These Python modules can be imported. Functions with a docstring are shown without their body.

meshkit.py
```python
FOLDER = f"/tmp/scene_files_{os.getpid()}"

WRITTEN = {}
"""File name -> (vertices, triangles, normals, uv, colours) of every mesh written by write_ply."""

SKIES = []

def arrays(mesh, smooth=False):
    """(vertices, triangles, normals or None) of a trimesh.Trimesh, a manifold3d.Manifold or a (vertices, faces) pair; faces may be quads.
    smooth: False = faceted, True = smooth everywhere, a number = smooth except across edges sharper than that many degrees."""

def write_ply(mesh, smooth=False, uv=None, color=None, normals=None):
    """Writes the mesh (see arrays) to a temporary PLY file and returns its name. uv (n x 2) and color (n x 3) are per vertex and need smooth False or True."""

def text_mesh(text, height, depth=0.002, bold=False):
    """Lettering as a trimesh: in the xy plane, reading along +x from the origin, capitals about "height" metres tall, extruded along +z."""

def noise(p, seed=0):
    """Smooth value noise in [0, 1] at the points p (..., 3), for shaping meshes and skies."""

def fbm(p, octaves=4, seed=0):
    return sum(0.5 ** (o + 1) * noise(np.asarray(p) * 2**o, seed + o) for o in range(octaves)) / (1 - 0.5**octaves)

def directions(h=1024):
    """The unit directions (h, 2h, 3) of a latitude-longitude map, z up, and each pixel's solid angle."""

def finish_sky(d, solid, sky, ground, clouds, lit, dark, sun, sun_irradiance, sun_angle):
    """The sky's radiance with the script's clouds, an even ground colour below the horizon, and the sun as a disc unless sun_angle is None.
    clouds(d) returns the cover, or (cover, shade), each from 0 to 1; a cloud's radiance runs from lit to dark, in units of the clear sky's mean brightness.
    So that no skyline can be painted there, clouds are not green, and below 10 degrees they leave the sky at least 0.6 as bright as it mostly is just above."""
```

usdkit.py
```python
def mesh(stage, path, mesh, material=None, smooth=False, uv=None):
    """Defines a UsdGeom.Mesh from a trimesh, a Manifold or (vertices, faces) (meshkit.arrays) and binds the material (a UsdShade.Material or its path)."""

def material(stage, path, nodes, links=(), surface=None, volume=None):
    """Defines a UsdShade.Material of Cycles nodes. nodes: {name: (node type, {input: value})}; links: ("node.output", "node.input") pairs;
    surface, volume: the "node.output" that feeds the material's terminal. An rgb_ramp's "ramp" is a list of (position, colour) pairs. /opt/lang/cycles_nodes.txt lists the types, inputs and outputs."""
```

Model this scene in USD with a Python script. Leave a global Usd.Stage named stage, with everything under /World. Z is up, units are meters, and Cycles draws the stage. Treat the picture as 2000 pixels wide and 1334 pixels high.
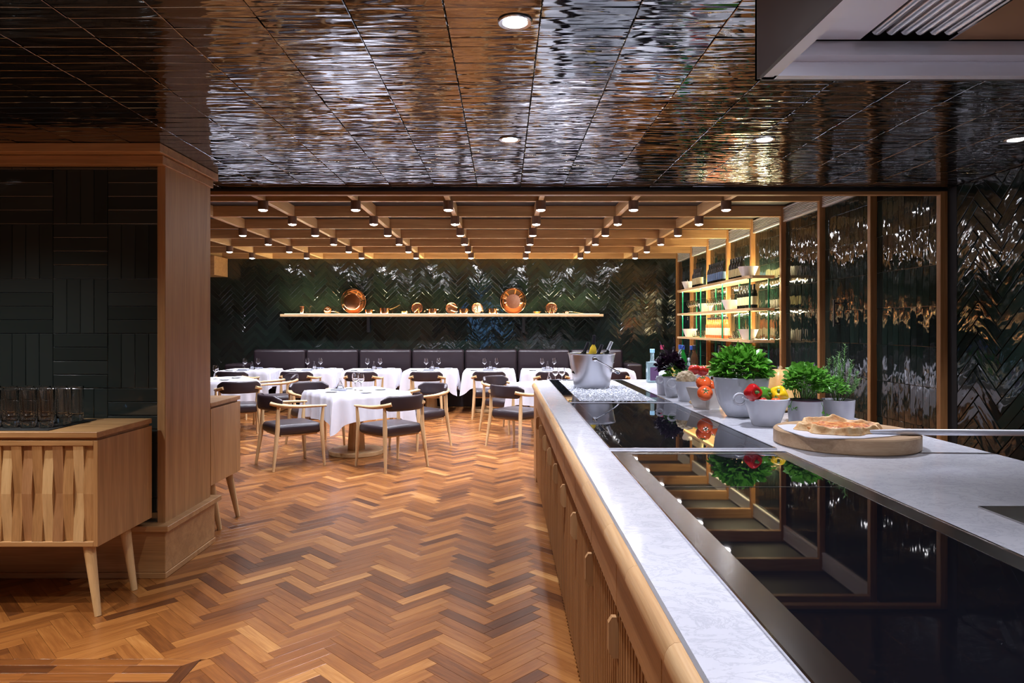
import math, random, re
import numpy as np, trimesh
from shapely.geometry import Polygon, box as sbox
from pxr import Usd, UsdGeom, UsdLux, UsdShade, Sdf, Gf, Vt
import meshkit, usdkit

stage = Usd.Stage.CreateInMemory()
UsdGeom.SetStageUpAxis(stage, 'Z')
UsdGeom.Xform.Define(stage, '/World')
UsdGeom.Scope.Define(stage, '/World/Looks')
rng = random.Random(7)
nrg = np.random.default_rng(11)
PI = math.pi

# ------------------------------------------------------------------ camera, light levels
cam = UsdGeom.Camera.Define(stage, '/World/camera')
cam.AddTranslateOp().Set((0, 0, 1.5))
cam.AddRotateXOp().Set(90)
cam.CreateFocalLengthAttr(24.0)
cam.CreateHorizontalApertureAttr(36.0)
cam.CreateVerticalApertureAttr(36.0 * 1334 / 2000)
cam.CreateHorizontalApertureOffsetAttr(0.288)
cam.CreateVerticalApertureOffsetAttr(-0.486)
cam.CreateClippingRangeAttr((0.05, 200))
cam.CreateExposureAttr(0.68)

SPOT = 28.0          # lattice lamps
DOWN = 30.0          # recessed lamps of the tiled ceiling
COOL = (0.84, 0.86, 1.0)
WARM = (1.0, 0.84, 0.48)

dome = UsdLux.DomeLight.Define(stage, '/World/sky')
dome.CreateIntensityAttr(0.02)
dome.CreateColorAttr((1.0, 0.9, 0.8))


def spot(name, loc, power, color, cone=38, soft=0.6, radius=0.03):
    l = UsdLux.SphereLight.Define(stage, '/World/lights/' + name)
    l.AddTranslateOp().Set(loc)
    l.CreateRadiusAttr(radius)
    l.CreateIntensityAttr(power)
    l.CreateColorAttr(color)
    l.CreateNormalizeAttr(True)
    s = UsdLux.ShapingAPI.Apply(l.GetPrim())
    s.CreateShapingConeAngleAttr(cone)
    s.CreateShapingConeSoftnessAttr(soft)
    return l


def rect_light(name, loc, w, h, power, color, rot=(0, 0, 0)):
    l = UsdLux.RectLight.Define(stage, '/World/lights/' + name)
    l.AddTranslateOp().Set(loc)
    l.AddRotateXYZOp().Set(rot)
    l.CreateWidthAttr(w); l.CreateHeightAttr(h)
    l.CreateIntensityAttr(power); l.CreateColorAttr(color); l.CreateNormalizeAttr(True)
    return l


UsdGeom.Scope.Define(stage, '/World/lights')

# ------------------------------------------------------------------ materials
LK = '/World/Looks/'


def mat(name, nodes, links=(), surface='p.BSDF'):
    return usdkit.material(stage, LK + name, nodes, list(links), surface=surface)


def plain(name, color, rough=0.5, metallic=0.0, **kw):
    d = {'base_color': color, 'roughness': rough, 'metallic': metallic}
    d.update(kw)
    return mat(name, {'p': ('principled_bsdf', d)})


def wood(name, axis, dark, mid, light, rough=0.42, scale=1.0, coord='object'):
    st = {'x': (1.2, 16, 16), 'y': (16, 1.2, 16), 'z': (16, 16, 1.2)}[axis]
    st2 = {'x': (4, 150, 150), 'y': (150, 4, 150), 'z': (150, 150, 4)}[axis]
    nd = {
        'tc': ('texture_coordinate', {}), 'oi': ('object_info', {}),
        'sc': ('math', {'math_type': 'multiply', 'value2': 37.0}),
        'cv': ('combine_xyz', {}), 'ad': ('mix', {'mix_type': 'add', 'fac': 1.0}),
        'm1': ('mapping', {'scale': tuple(s * scale for s in st)}),
        'm2': ('mapping', {'scale': tuple(s * scale for s in st2)}),
        'n1': ('noise_texture', {'scale': 1.0, 'detail': 4.0, 'roughness': 0.6, 'distortion': 0.7}),
        'n2': ('noise_texture', {'scale': 1.0, 'detail': 2.0, 'roughness': 0.6}),
        'mx': ('mix', {'mix_type': 'mix', 'fac': 0.35}),
        'rp': ('rgb_ramp', {'ramp': [(0.28, dark), (0.5, mid), (0.72, light)]}),
        'b': ('bump', {'strength': 0.25, 'distance': 0.002}),
        'p': ('principled_bsdf', {'roughness': rough, 'specular_ior_level': 0.4})}
    ln = [('oi.random', 'sc.value1'), ('sc.value', 'cv.x'), ('sc.value', 'cv.y'), ('tc.object', 'ad.color1'), ('cv.vector', 'ad.color2'),
          ('ad.color', 'm1.vector'), ('ad.color', 'm2.vector'), ('m1.vector', 'n1.vector'), ('m2.vector', 'n2.vector'),
          ('n1.fac', 'mx.color1'), ('n2.fac', 'mx.color2'), ('mx.color', 'rp.fac'), ('rp.color', 'p.base_color'),
          ('n2.fac', 'b.height'), ('b.normal', 'p.normal')]
    return mat(name, nd, ln)


OAK = ((0.30, 0.155, 0.060), (0.44, 0.238, 0.098), (0.56, 0.33, 0.145))
oak = {a: wood('oak_' + a, a, *OAK) for a in 'xyz'}
PALE = ((0.46, 0.28, 0.125), (0.60, 0.39, 0.19), (0.70, 0.48, 0.25))
pale = {a: wood('pale_oak_' + a, a, *PALE, rough=0.38) for a in 'xyz'}
RICH = ((0.22, 0.092, 0.030), (0.34, 0.158, 0.055), (0.45, 0.23, 0.09))
rich = {a: wood('warm_oak_' + a, a, *RICH) for a in 'xyz'}
slat_dark = {'z': wood('slat_oak_z', 'z', (0.24, 0.115, 0.05), (0.37, 0.19, 0.085), (0.47, 0.26, 0.13))}
can_wood = wood('lamp_wood', 'z', (0.10, 0.05, 0.03), (0.15, 0.08, 0.05), (0.2, 0.11, 0.07), rough=0.45)
nose_wood = wood('nosing_wood', 'y', (0.42, 0.22, 0.09), (0.57, 0.34, 0.155), (0.68, 0.45, 0.23), rough=0.3)

plank_mat = mat('parquet', {
    'g': ('attribute', {'attribute': 'gc'}), 't': ('attribute', {'attribute': 'tone'}),
    'm1': ('mapping', {'scale': (3.0, 40, 1)}), 'n1': ('noise_texture', {'scale': 1.0, 'detail': 4.0, 'roughness': 0.6, 'distortion': 0.6}),
    'm2': ('mapping', {'scale': (9.0, 260, 1)}), 'n2': ('noise_texture', {'scale': 1.0, 'detail': 2.0}),
    'a': ('math', {'math_type': 'multiply_add', 'value2': 0.55, 'value3': -0.275}),
    'a2': ('math', {'math_type': 'multiply_add', 'value2': 0.25, 'value3': -0.125}),
    's': ('math', {'math_type': 'add'}), 's2': ('math', {'math_type': 'add'}),
    'rp': ('rgb_ramp', {'ramp': [(0.0, (0.045, 0.015, 0.007)), (0.3, (0.125, 0.042, 0.012)), (0.55, (0.235, 0.084, 0.021)), (0.78, (0.36, 0.150, 0.040)), (1.0, (0.55, 0.285, 0.095))]}),
    'b': ('bump', {'strength': 0.15, 'distance': 0.001}),
    'p': ('principled_bsdf', {'roughness': 0.28, 'specular_ior_level': 0.36})},
    [('g.vector', 'm1.vector'), ('g.vector', 'm2.vector'), ('m1.vector', 'n1.vector'), ('m2.vector', 'n2.vector'),
     ('n1.fac', 'a.value1'), ('n2.fac', 'a2.value1'), ('a.value', 's.value1'), ('t.fac', 's.value2'), ('s.value', 's2.value1'), ('a2.value', 's2.value2'),
     ('s2.value', 'rp.fac'), ('rp.color', 'p.base_color'), ('n2.fac', 'b.height'), ('b.normal', 'p.normal')])


def tile_material(name, sx, sy, dist, base=(0.008, 0.011, 0.010), rough=0.06, ior=1.6, tint=(0.012, 0.022, 0.017)):
    return mat(name, {
        'g': ('attribute', {'attribute': 'gc'}), 't': ('attribute', {'attribute': 'tone'}),
        'm1': ('mapping', {'scale': (sx, sy, 1)}),
        'n1': ('noise_texture', {'scale': 1.0, 'detail': 1.0, 'roughness': 0.4, 'distortion': 0.3}),
        'b': ('bump', {'strength': 1.0, 'distance': dist}),
        'mx': ('mix', {'mix_type': 'mix', 'color1': base, 'color2': tint}),
        'p': ('principled_bsdf', {'roughness': rough, 'ior': ior})},
        [('g.vector', 'm1.vector'), ('m1.vector', 'n1.vector'), ('n1.fac', 'b.height'), ('b.normal', 'p.normal'),
         ('t.fac', 'mx.fac'), ('mx.color', 'p.base_color')])


tile_ceiling = tile_material('glazed_ceiling_tile', 5, 24, 0.0032, base=(0.005, 0.005, 0.006), tint=(0.009, 0.009, 0.010), rough=0.04, ior=2.6)
tile_wall = tile_material('glazed_wall_tile', 10, 20, 0.0024, rough=0.07, ior=1.7)
tile_left = tile_material('glazed_pillar_tile', 8, 14, 0.0016, base=(0.022, 0.029, 0.026), tint=(0.036, 0.044, 0.040), rough=0.09, ior=1.75)
tile_side = tile_material('glazed_side_tile', 9, 17, 0.0026, rough=0.05, ior=1.5)
grout_dark = plain('grout_dark', (0.035, 0.035, 0.033), 0.7)
grout_light = plain('grout_light', (0.26, 0.26, 0.24), 0.7)
grout_grey = plain('grout_grey', (0.075, 0.085, 0.08), 0.7)

marble = mat('marble', {
    'gm': ('geometry', {}),
    'm1': ('mapping', {'scale': (11, 16, 6), 'rotation': (0, 0, 0.6)}),
    'w': ('noise_texture', {'scale': 1.0, 'detail': 10.0, 'roughness': 0.72, 'distortion': 0.9}),
    'm2': ('mapping', {'scale': (1.6, 2.2, 1)}),
    'n': ('noise_texture', {'scale': 1.0, 'detail': 5.0, 'roughness': 0.55, 'distortion': 0.8}),
    'r1': ('rgb_ramp', {'ramp': [(0.0, (1, 1, 1)), (0.46, (1, 1, 1)), (0.5, (0.66, 0.67, 0.70)), (0.53, (1, 1, 1)), (1, (1, 1, 1))]}),
    'r2': ('rgb_ramp', {'ramp': [(0.3, (0.54, 0.54, 0.58)), (0.6, (0.63, 0.63, 0.66)), (1, (0.69, 0.69, 0.71))]}),
    'mx': ('mix', {'mix_type': 'multiply', 'fac': 0.55}),
    'p': ('principled_bsdf', {'roughness': 0.13, 'ior': 1.5})},
    [('gm.position', 'm1.vector'), ('gm.position', 'm2.vector'), ('m1.vector', 'w.vector'), ('m2.vector', 'n.vector'), ('w.fac', 'r1.fac'), ('n.fac', 'r2.fac'),
     ('r2.color', 'mx.color1'), ('r1.color', 'mx.color2'), ('mx.color', 'p.base_color')])

leather = mat('leather', {
    'tc': ('texture_coordinate', {}), 'n': ('noise_texture', {'scale': 60.0, 'detail': 3.0}),
    'b': ('bump', {'strength': 0.2, 'distance': 0.003}),
    'p': ('principled_bsdf', {'base_color': (0.026, 0.016, 0.020), 'roughness': 0.38, 'specular_ior_level': 0.55})},
    [('tc.object', 'n.vector'), ('n.fac', 'b.height'), ('b.normal', 'p.normal')])
cloth = mat('linen', {
    'tc': ('texture_coordinate', {}), 'n': ('noise_texture', {'scale': 8.0, 'detail': 2.0}),
    'b': ('bump', {'strength': 0.3, 'distance': 0.01}),
    'p': ('principled_bsdf', {'base_color': (0.70, 0.69, 0.74), 'roughness': 0.8, 'specular_ior_level': 0.15})},
    [('tc.object', 'n.vector'), ('n.fac', 'b.height'), ('b.normal', 'p.normal')])
napkin_mat = plain('napkin_grey', (0.20, 0.21, 0.25), 0.8)
china = plain('china', (0.78, 0.78, 0.80), 0.2)
bowl_white = plain('white_ceramic', (0.80, 0.79, 0.76), 0.22)
bowl_grey = plain('pale_ceramic', (0.52, 0.53, 0.58), 0.15)
bowl_cream = plain('cream_ceramic', (0.62, 0.57, 0.52), 0.2)
pot_grey = plain('pot_lilac_grey', (0.48, 0.47, 0.52), 0.12)
steel = plain('steel', (0.55, 0.55, 0.57), 0.26, 1.0)
steel_dark = plain('steel_dark', (0.30, 0.30, 0.31), 0.28, 1.0)
steel_mirror = plain('steel_polished', (0.68, 0.68, 0.70), 0.1, 1.0)
steel_soft = plain('steel_satin', (0.62, 0.62, 0.65), 0.36, 1.0)
steel_bucket = plain('steel_bucket', (0.46, 0.46, 0.49), 0.30, 1.0)
hood_steel = plain('hood_steel', (0.78, 0.77, 0.83), 0.34, 0.45)
alu = plain('peel_aluminium', (0.74, 0.74, 0.79), 0.38, 0.3)
hood_dark = plain('hood_paint', (0.055, 0.045, 0.052), 0.4)
steel_frame = plain('steel_frame', (0.46, 0.45, 0.45), 0.2, 1.0)
hob_glass = plain('hob_glass', (0.004, 0.004, 0.006), 0.02, ior=1.5)
board_wood = wood('board_wood', 'x', (0.34, 0.20, 0.10), (0.46, 0.295, 0.165), (0.56, 0.39, 0.235))
black_metal = plain('black_metal', (0.012, 0.012, 0.013), 0.4)
black_mat = plain('black_mat', (0.006, 0.006, 0.007), 0.75)
dark_paint = plain('dark_paint', (0.022, 0.020, 0.020), 0.6)
room_paint = plain('brown_plaster', (0.10, 0.065, 0.045), 0.7)
subfloor = plain('brown_floor', (0.20, 0.085, 0.035), 0.35)
copper = plain('copper', (0.93, 0.50, 0.29), 0.13, 1.0)
brass = plain('brass', (0.85, 0.60, 0.25), 0.2, 1.0)
green_paint = plain('green_paint', (0.0, 0.16, 0.085), 0.35)
grille_white = plain('grille_white', (0.62, 0.60, 0.57), 0.5)
glass = plain('clear_glass', (1, 1, 1), 0.0, transmission_weight=1.0, ior=1.45)
ice_mat = plain('ice', (0.86, 0.88, 0.93), 0.22, transmission_weight=0.35, ior=1.31)
bottle_dark = plain('bottle_dark_glass', (0.012, 0.012, 0.010), 0.06)
bottle_green = plain('bottle_green_glass', (0.01, 0.16, 0.02), 0.05, transmission_weight=0.4)
bottle_clear = plain('bottle_pale_glass', (0.55, 0.75, 0.78), 0.04, transmission_weight=0.75)
bottle_brown = plain('bottle_brown_glass', (0.05, 0.022, 0.010), 0.06)
bottle_rose = plain('bottle_rose_wine', (0.80, 0.22, 0.07), 0.08, transmission_weight=0.25)
label_cream = plain('label_cream', (0.72, 0.64, 0.36), 0.6)
label_blue = plain('label_blue', (0.16, 0.27, 0.48), 0.6)
label_rose = plain('label_rose', (0.85, 0.60, 0.42), 0.6)
label_purple = plain('label_purple', (0.075, 0.03, 0.09), 0.5)
label_white = plain('label_white', (0.75, 0.75, 0.78), 0.6)
foil_black = plain('foil_black', (0.012, 0.012, 0.018), 0.3)
foil_blue = plain('foil_blue', (0.03, 0.07, 0.28), 0.35)
foil_red = plain('foil_red', (0.35, 0.03, 0.08), 0.35)
foil_pale = plain('foil_pale', (0.35, 0.62, 0.80), 0.35)
foil_gold = plain('foil_gold', (0.75, 0.50, 0.12), 0.35, 0.6)
soil = plain('soil', (0.03, 0.018, 0.012), 0.9)
stem_mat = plain('stem_green', (0.10, 0.22, 0.05), 0.6)


def leaf(name, c1, c2, trans=0.3, rough=0.4):
    return mat(name, {'gm': ('geometry', {}), 'rp': ('rgb_ramp', {'ramp': [(0, c1), (1, c2)]}),
                      'p': ('principled_bsdf', {'roughness': rough}), 't': ('translucent_bsdf', {}), 'm': ('mix_closure', {'fac': trans})},
               [('gm.random_per_island', 'rp.fac'), ('rp.color', 'p.base_color'), ('rp.color', 't.color'), ('p.BSDF', 'm.closure1'), ('t.BSDF', 'm.closure2')], surface='m.closure')


leaf_basil = leaf('basil_leaf', (0.13, 0.38, 0.04), (0.32, 0.64, 0.12), rough=0.25)
leaf_parsley = leaf('parsley_leaf', (0.12, 0.34, 0.04), (0.32, 0.58, 0.12))
leaf_rosemary = leaf('rosemary_leaf', (0.16, 0.31, 0.11), (0.38, 0.54, 0.28))
leaf_purple = leaf('purple_basil_leaf', (0.020, 0.006, 0.018), (0.055, 0.014, 0.045), trans=0.15, rough=0.3)


def skin(name, c1, c2, rough, scale):
    return mat(name, {'tc': ('texture_coordinate', {}), 'n': ('noise_texture', {'scale': scale, 'detail': 5.0, 'roughness': 0.6}),
                      'rp': ('rgb_ramp', {'ramp': [(0.35, c1), (0.65, c2)]}), 'b': ('bump', {'strength': 0.2, 'distance': 0.004}),
                      'p': ('principled_bsdf', {'roughness': rough})},
               [('tc.object', 'n.vector'), ('n.fac', 'rp.fac'), ('rp.color', 'p.base_color'), ('n.fac', 'b.height'), ('b.normal', 'p.normal')])


tomato_mat = skin('tomato_skin', (0.72, 0.085, 0.02), (0.80, 0.13, 0.03), 0.16, 6)
red_mat = skin('dark_tomato_skin', (0.42, 0.02, 0.012), (0.5, 0.03, 0.015), 0.18, 6)
red_pepper = skin('red_pepper_skin', (0.42, 0.008, 0.012), (0.52, 0.015, 0.015), 0.12, 8)
green_pepper = skin('green_pepper_skin', (0.06, 0.24, 0.02), (0.10, 0.32, 0.03), 0.14, 8)
yellow_pepper = skin('yellow_pepper_skin', (0.85, 0.50, 0.01), (0.90, 0.58, 0.015), 0.14, 8)
squash_mat = skin('squash_skin', (0.68, 0.33, 0.09), (0.80, 0.52, 0.20), 0.4, 7)
celeriac_mat = skin('celeriac_skin', (0.46, 0.31, 0.16), (0.76, 0.62, 0.41), 0.7, 28)
carrot_mat = skin('chilli_skin', (0.72, 0.16, 0.03), (0.82, 0.24, 0.05), 0.35, 9)
ginger_mat = skin('ginger_skin', (0.50, 0.32, 0.15), (0.68, 0.48, 0.26), 0.6, 22)
crust = mat('pizza_crust', {'tc': ('texture_coordinate', {}), 'n': ('noise_texture', {'scale': 26.0, 'detail': 5.0, 'roughness': 0.65}),
                            'rp': ('rgb_ramp', {'ramp': [(0.28, (0.30, 0.10, 0.03)), (0.42, (0.68, 0.36, 0.13)), (0.6, (0.82, 0.56, 0.28))]}),
                            'b': ('bump', {'strength': 0.5, 'distance': 0.006}), 'p': ('principled_bsdf', {'roughness': 0.6})},
            [('tc.object', 'n.vector'), ('n.fac', 'rp.fac'), ('rp.color', 'p.base_color'), ('n.fac', 'b.height'), ('b.normal', 'p.normal')])
topping = mat('pizza_topping', {'tc': ('texture_coordinate', {}), 'n': ('noise_texture', {'scale': 34.0, 'detail': 5.0, 'roughness': 0.7}),
                                'rp': ('rgb_ramp', {'ramp': [(0.34, (0.34, 0.06, 0.015)), (0.48, (0.66, 0.19, 0.04)), (0.64, (0.82, 0.46, 0.14))]}),
                                'b': ('bump', {'strength': 0.6, 'distance': 0.008}), 'p': ('principled_bsdf', {'roughness': 0.4})},
              [('tc.object', 'n.vector'), ('n.fac', 'rp.fac'), ('rp.color', 'p.base_color'), ('n.fac', 'b.height'), ('b.normal', 'p.normal')])
lamp_glow = mat('lamp_glow', {'e': ('emission', {'color': (0.97, 0.96, 1.0), 'strength': 40.0})}, surface='e.emission')
led_glow = mat('led_glow', {'e': ('emission', {'color': WARM, 'strength': 6.0})}, surface='e.emission')

# ------------------------------------------------------------------ scene graph helpers
used = {}


def numbered(parent, name):
    k = (parent, name)
    n = used.get(k, -1) + 1
    used[k] = n
    return name if n == 0 else f'{name}_{n:03d}'


def path_of(parent):
    return '/World' if parent is None else str(parent.GetPath())


def tag(p, label=None, cat=None, group=None, kind=None):
    for k, v in (('label', label), ('category', cat), ('group', group), ('kind', kind)):
        if v:
            p.SetCustomDataByKey(k, v)
    return p


def obj(name, mesh, m, parent=None, smooth=30, primvars=None, kind=None, label=None):
    pp = path_of(parent)
    if isinstance(mesh, list):
        mesh = cat(mesh)
    g = usdkit.mesh(stage, pp + '/' + numbered(pp, name), mesh, m, smooth=smooth)
    if primvars:
        api = UsdGeom.PrimvarsAPI(g)
        gc, tone = primvars
        api.CreatePrimvar('gc', Sdf.ValueTypeNames.Float3Array, 'vertex').Set(Vt.Vec3fArray.FromNumpy(np.asarray(gc, np.float32)))
        api.CreatePrimvar('tone', Sdf.ValueTypeNames.FloatArray, 'vertex').Set(Vt.FloatArray.FromNumpy(np.asarray(tone, np.float32)))
    p = g.GetPrim()
    if kind:
        p.SetCustomDataByKey('kind', kind)
    if label:
        p.SetCustomDataByKey('label', label)
    return p


def thing(name, label, cat_, loc=(0, 0, 0), rotz=0.0, group=None, scale=None):
    x = UsdGeom.Xform.Define(stage, '/World/' + numbered('/World', name))
    x.AddTranslateOp().Set(tuple(float(a) for a in loc))
    x.AddRotateZOp().Set(float(rotz))
    if scale:
        x.AddScaleOp().Set(scale)
    return tag(x.GetPrim(), label, cat_, group)


def structure(name):
    x = UsdGeom.Xform.Define(stage, '/World/' + numbered('/World', name))
    return tag(x.GetPrim(), kind='structure')


def dup(src, label, loc, rotz=0.0, group=None, scale=None):
    d = src.GetCustomData()
    x = UsdGeom.Xform.Define(stage, '/World/' + numbered('/World', re.sub(r'_[0-9]{3}$', '', src.GetName())))
    x.AddTranslateOp().Set(tuple(float(a) for a in loc))
    x.AddRotateZOp().Set(float(rotz))
    if scale:
        x.AddScaleOp().Set(scale)
    p = x.GetPrim()
    p.GetReferences().AddInternalReference(src.GetPath())
    p.SetInstanceable(True)
    return tag(p, label, d['category'], group or d.get('group'))


class Kind:
    """Builds one of a kind with its parts, then copies it."""
    def __init__(self, make):
        self.make, self.first = make, None

    def __call__(self, label, loc, rotz=0.0, group=None, scale=None):
        if self.first is None:
            self.first = self.make(label, loc, rotz, group)
            return self.first
        return dup(self.first, label, loc, rotz, group, scale)


# ------------------------------------------------------------------ mesh helpers
def cat(ms):
    return trimesh.util.concatenate(ms)


def bx(x0, x1, y0, y1, z0, z1, c=0.0):
    if c <= 0:
        b = trimesh.creation.box((x1 - x0, y1 - y0, z1 - z0))
        b.apply_translation(((x0 + x1) / 2, (y0 + y1) / 2, (z0 + z1) / 2))
        return b
    pts = []
    for X, dx in ((x0, c), (x1, -c)):
        for Y, dy in ((y0, c), (y1, -c)):
            for Z, dz in ((z0, c), (z1, -c)):
                pts += [(X, Y + dy, Z + dz), (X + dx, Y, Z + dz), (X + dx, Y + dy, Z)]
    return trimesh.Trimesh(pts, process=False).convex_hull


def rbox(lo, hi, r, n=4, bulge=None):
    """Rounded box with r-radius edges; bulge = (axis, amount) swells both faces of an axis."""
    lo, hi = np.array(lo, float), np.array(hi, float)
    a = np.linspace(0, PI / 2, n + 1)
    def coords(l, h):
        e = r * (1 - np.cos(a)) if False else r * np.linspace(0, 1, n + 1)
        mid = np.linspace(l + r, h - r, 7)[1:-1]
        return np.concatenate([l + e, mid, h - e[::-1]])
    V, F, base = [], [], 0
    for ax in range(3):
        u, v = [i for i in range(3) if i != ax]
        cu, cv = coords(lo[u], hi[u]), coords(lo[v], hi[v])
        for side in (0, 1):
            P = np.zeros((len(cu), len(cv), 3))
            P[..., u], P[..., v] = cu[:, None], cv[None, :]
            P[..., ax] = hi[ax] if side else lo[ax]
            V.append(P.reshape(-1, 3))
            i, j = np.meshgrid(np.arange(len(cu) - 1), np.arange(len(cv) - 1), indexing='ij')
            q = np.stack([i * len(cv) + j, (i + 1) * len(cv) + j, (i + 1) * len(cv) + j + 1, i * len(cv) + j + 1], -1).reshape(-1, 4) + base
            flip = (side == 1) ^ (ax == 1)
            if not flip:
                q = q[:, ::-1]
            F += [q[:, [0, 1, 2]], q[:, [0, 2, 3]]]
            base += P.shape[0] * P.shape[1]
    V = np.vstack(V)
    inner = np.clip(V, lo + r, hi - r)
    d = V - inner
    L = np.linalg.norm(d, axis=1, keepdims=True)
    V = inner + r * d / np.maximum(L, 1e-9)
    if bulge:
        ax, am = bulge
        u, v = [i for i in range(3) if i != ax]
        c = (lo + hi) / 2
        w = np.clip(1 - ((V[:, u] - c[u]) / (hi[u] - lo[u]) * 2) ** 2, 0, 1) * np.clip(1 - ((V[:, v] - c[v]) / (hi[v] - lo[v]) * 2) ** 2, 0, 1)
        V[:, ax] += am * w * np.sign(V[:, ax] - c[ax])
    m = trimesh.Trimesh(V, np.vstack(F), process=False)
    m.merge_vertices(digits_vertex=5)
    return m


def lathe(profile, n=24, closed=False):
    """profile: (r, z) list, revolved about z."""
    p = np.asarray(profile, float)
    a = np.arange(n) * 2 * PI / n
    V = np.stack([p[:, None, 0] * np.cos(a), p[:, None, 0] * np.sin(a), np.repeat(p[:, 1:2], n, 1)], -1).reshape(-1, 3)
    F = []
    m = len(p)
    rows = range(m if closed else m - 1)
    for i in rows:
        k = (i + 1) % m
        for j in range(n):
            j2 = (j + 1) % n
            a0, a1, b0, b1 = i * n + j, i * n + j2, k * n + j, k * n + j2
            if p[i, 0] > 1e-9:
                F.append((a0, a1, b1) if p[k, 0] > 1e-9 else (a0, a1, b0))
            if p[k, 0] > 1e-9:
                F.append((a0, b1, b0))
    t = trimesh.Trimesh(V, F, process=False)
    t.merge_vertices(digits_vertex=6)
    t.remove_unreferenced_vertices()
    if t.volume < 0:
        t.invert()
    return t


def tube(path, radii, n=10, flat=None, caps=True):
    """Sweep of a circle (or ellipse: flat = (up vector, ratio)) along a polyline."""
    P = np.asarray(path, float)
    R = np.broadcast_to(np.asarray(radii, float), (len(P),)) if np.ndim(radii) <= 1 else np.asarray(radii)
    T = np.gradient(P, axis=0)
    T /= np.linalg.norm(T, axis=1, keepdims=True)
    up = np.array([0, 0, 1.0]) if flat is None else np.array(flat[0], float)
    V = []
    prev = None
    for i, t in enumerate(T):
        if flat is None:
            if prev is None:
                ref = np.array([1.0, 0, 0]) if abs(t[2]) > 0.9 else np.array([0, 0, 1.0])
                a = np.cross(t, ref)
            else:
                a = prev - t * np.dot(prev, t)
        else:
            a = np.cross(t, up)
        a /= np.linalg.norm(a) + 1e-12
        prev = a
        b = np.cross(t, a)
        ra, rb = (R[i], R[i]) if np.ndim(R) == 1 else R[i]
        if flat is not None and np.ndim(R) == 1:
            rb = ra * flat[1]
        for k in range(n):
            w = 2 * PI * k / n
            V.append(P[i] + a * ra * math.cos(w) + b * rb * math.sin(w))
    F = []
    m = len(P)
    for i in range(m - 1):
        for k in range(n):
            k2 = (k + 1) % n
            F += [(i * n + k, i * n + k2, (i + 1) * n + k2), (i * n + k, (i + 1) * n + k2, (i + 1) * n + k)]
    if caps:
        V += [P[0], P[-1]]
        c0, c1 = m * n, m * n + 1
        for k in range(n):
            k2 = (k + 1) % n
            F += [(c0, k2, k), (c1, (m - 1) * n + k, (m - 1) * n + k2)]
    t = trimesh.Trimesh(V, F, process=False)
    if t.volume < 0:
        t.invert()
    return t


def bez(pts, n=12):
    """Smooth curve through points (Catmull-Rom)."""
    P = np.asarray(pts, float)
    P = np.vstack([2 * P[0] - P[1], P, 2 * P[-1] - P[-2]])
    out = []
    for i in range(1, len(P) - 2):
        for t in np.linspace(0, 1, n, endpoint=False):
            a, b, c, d = P[i - 1], P[i], P[i + 1], P[i + 2]
            out.append(0.5 * (2 * b + (c - a) * t + (2 * a - 5 * b + 4 * c - d) * t * t + (3 * b - a - 3 * c + d) * t ** 3))
    out.append(P[-2])
    return np.array(out)


def cyl(x, y, z0, z1, r, n=24, c=0.0):
    pr = [(0, z0), (r - c, z0), (r, z0 + c), (r, z1 - c), (r - c, z1), (0, z1)] if c else [(0, z0), (r, z0), (r, z1), (0, z1)]
    m = lathe(pr, n)
    m.apply_translation((x, y, 0))
    return m


def prism(poly, z0, z1):
    m = trimesh.creation.extrude_polygon(poly, z1 - z0, engine='earcut')
    m.apply_translation((0, 0, z0))
    return m


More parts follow.
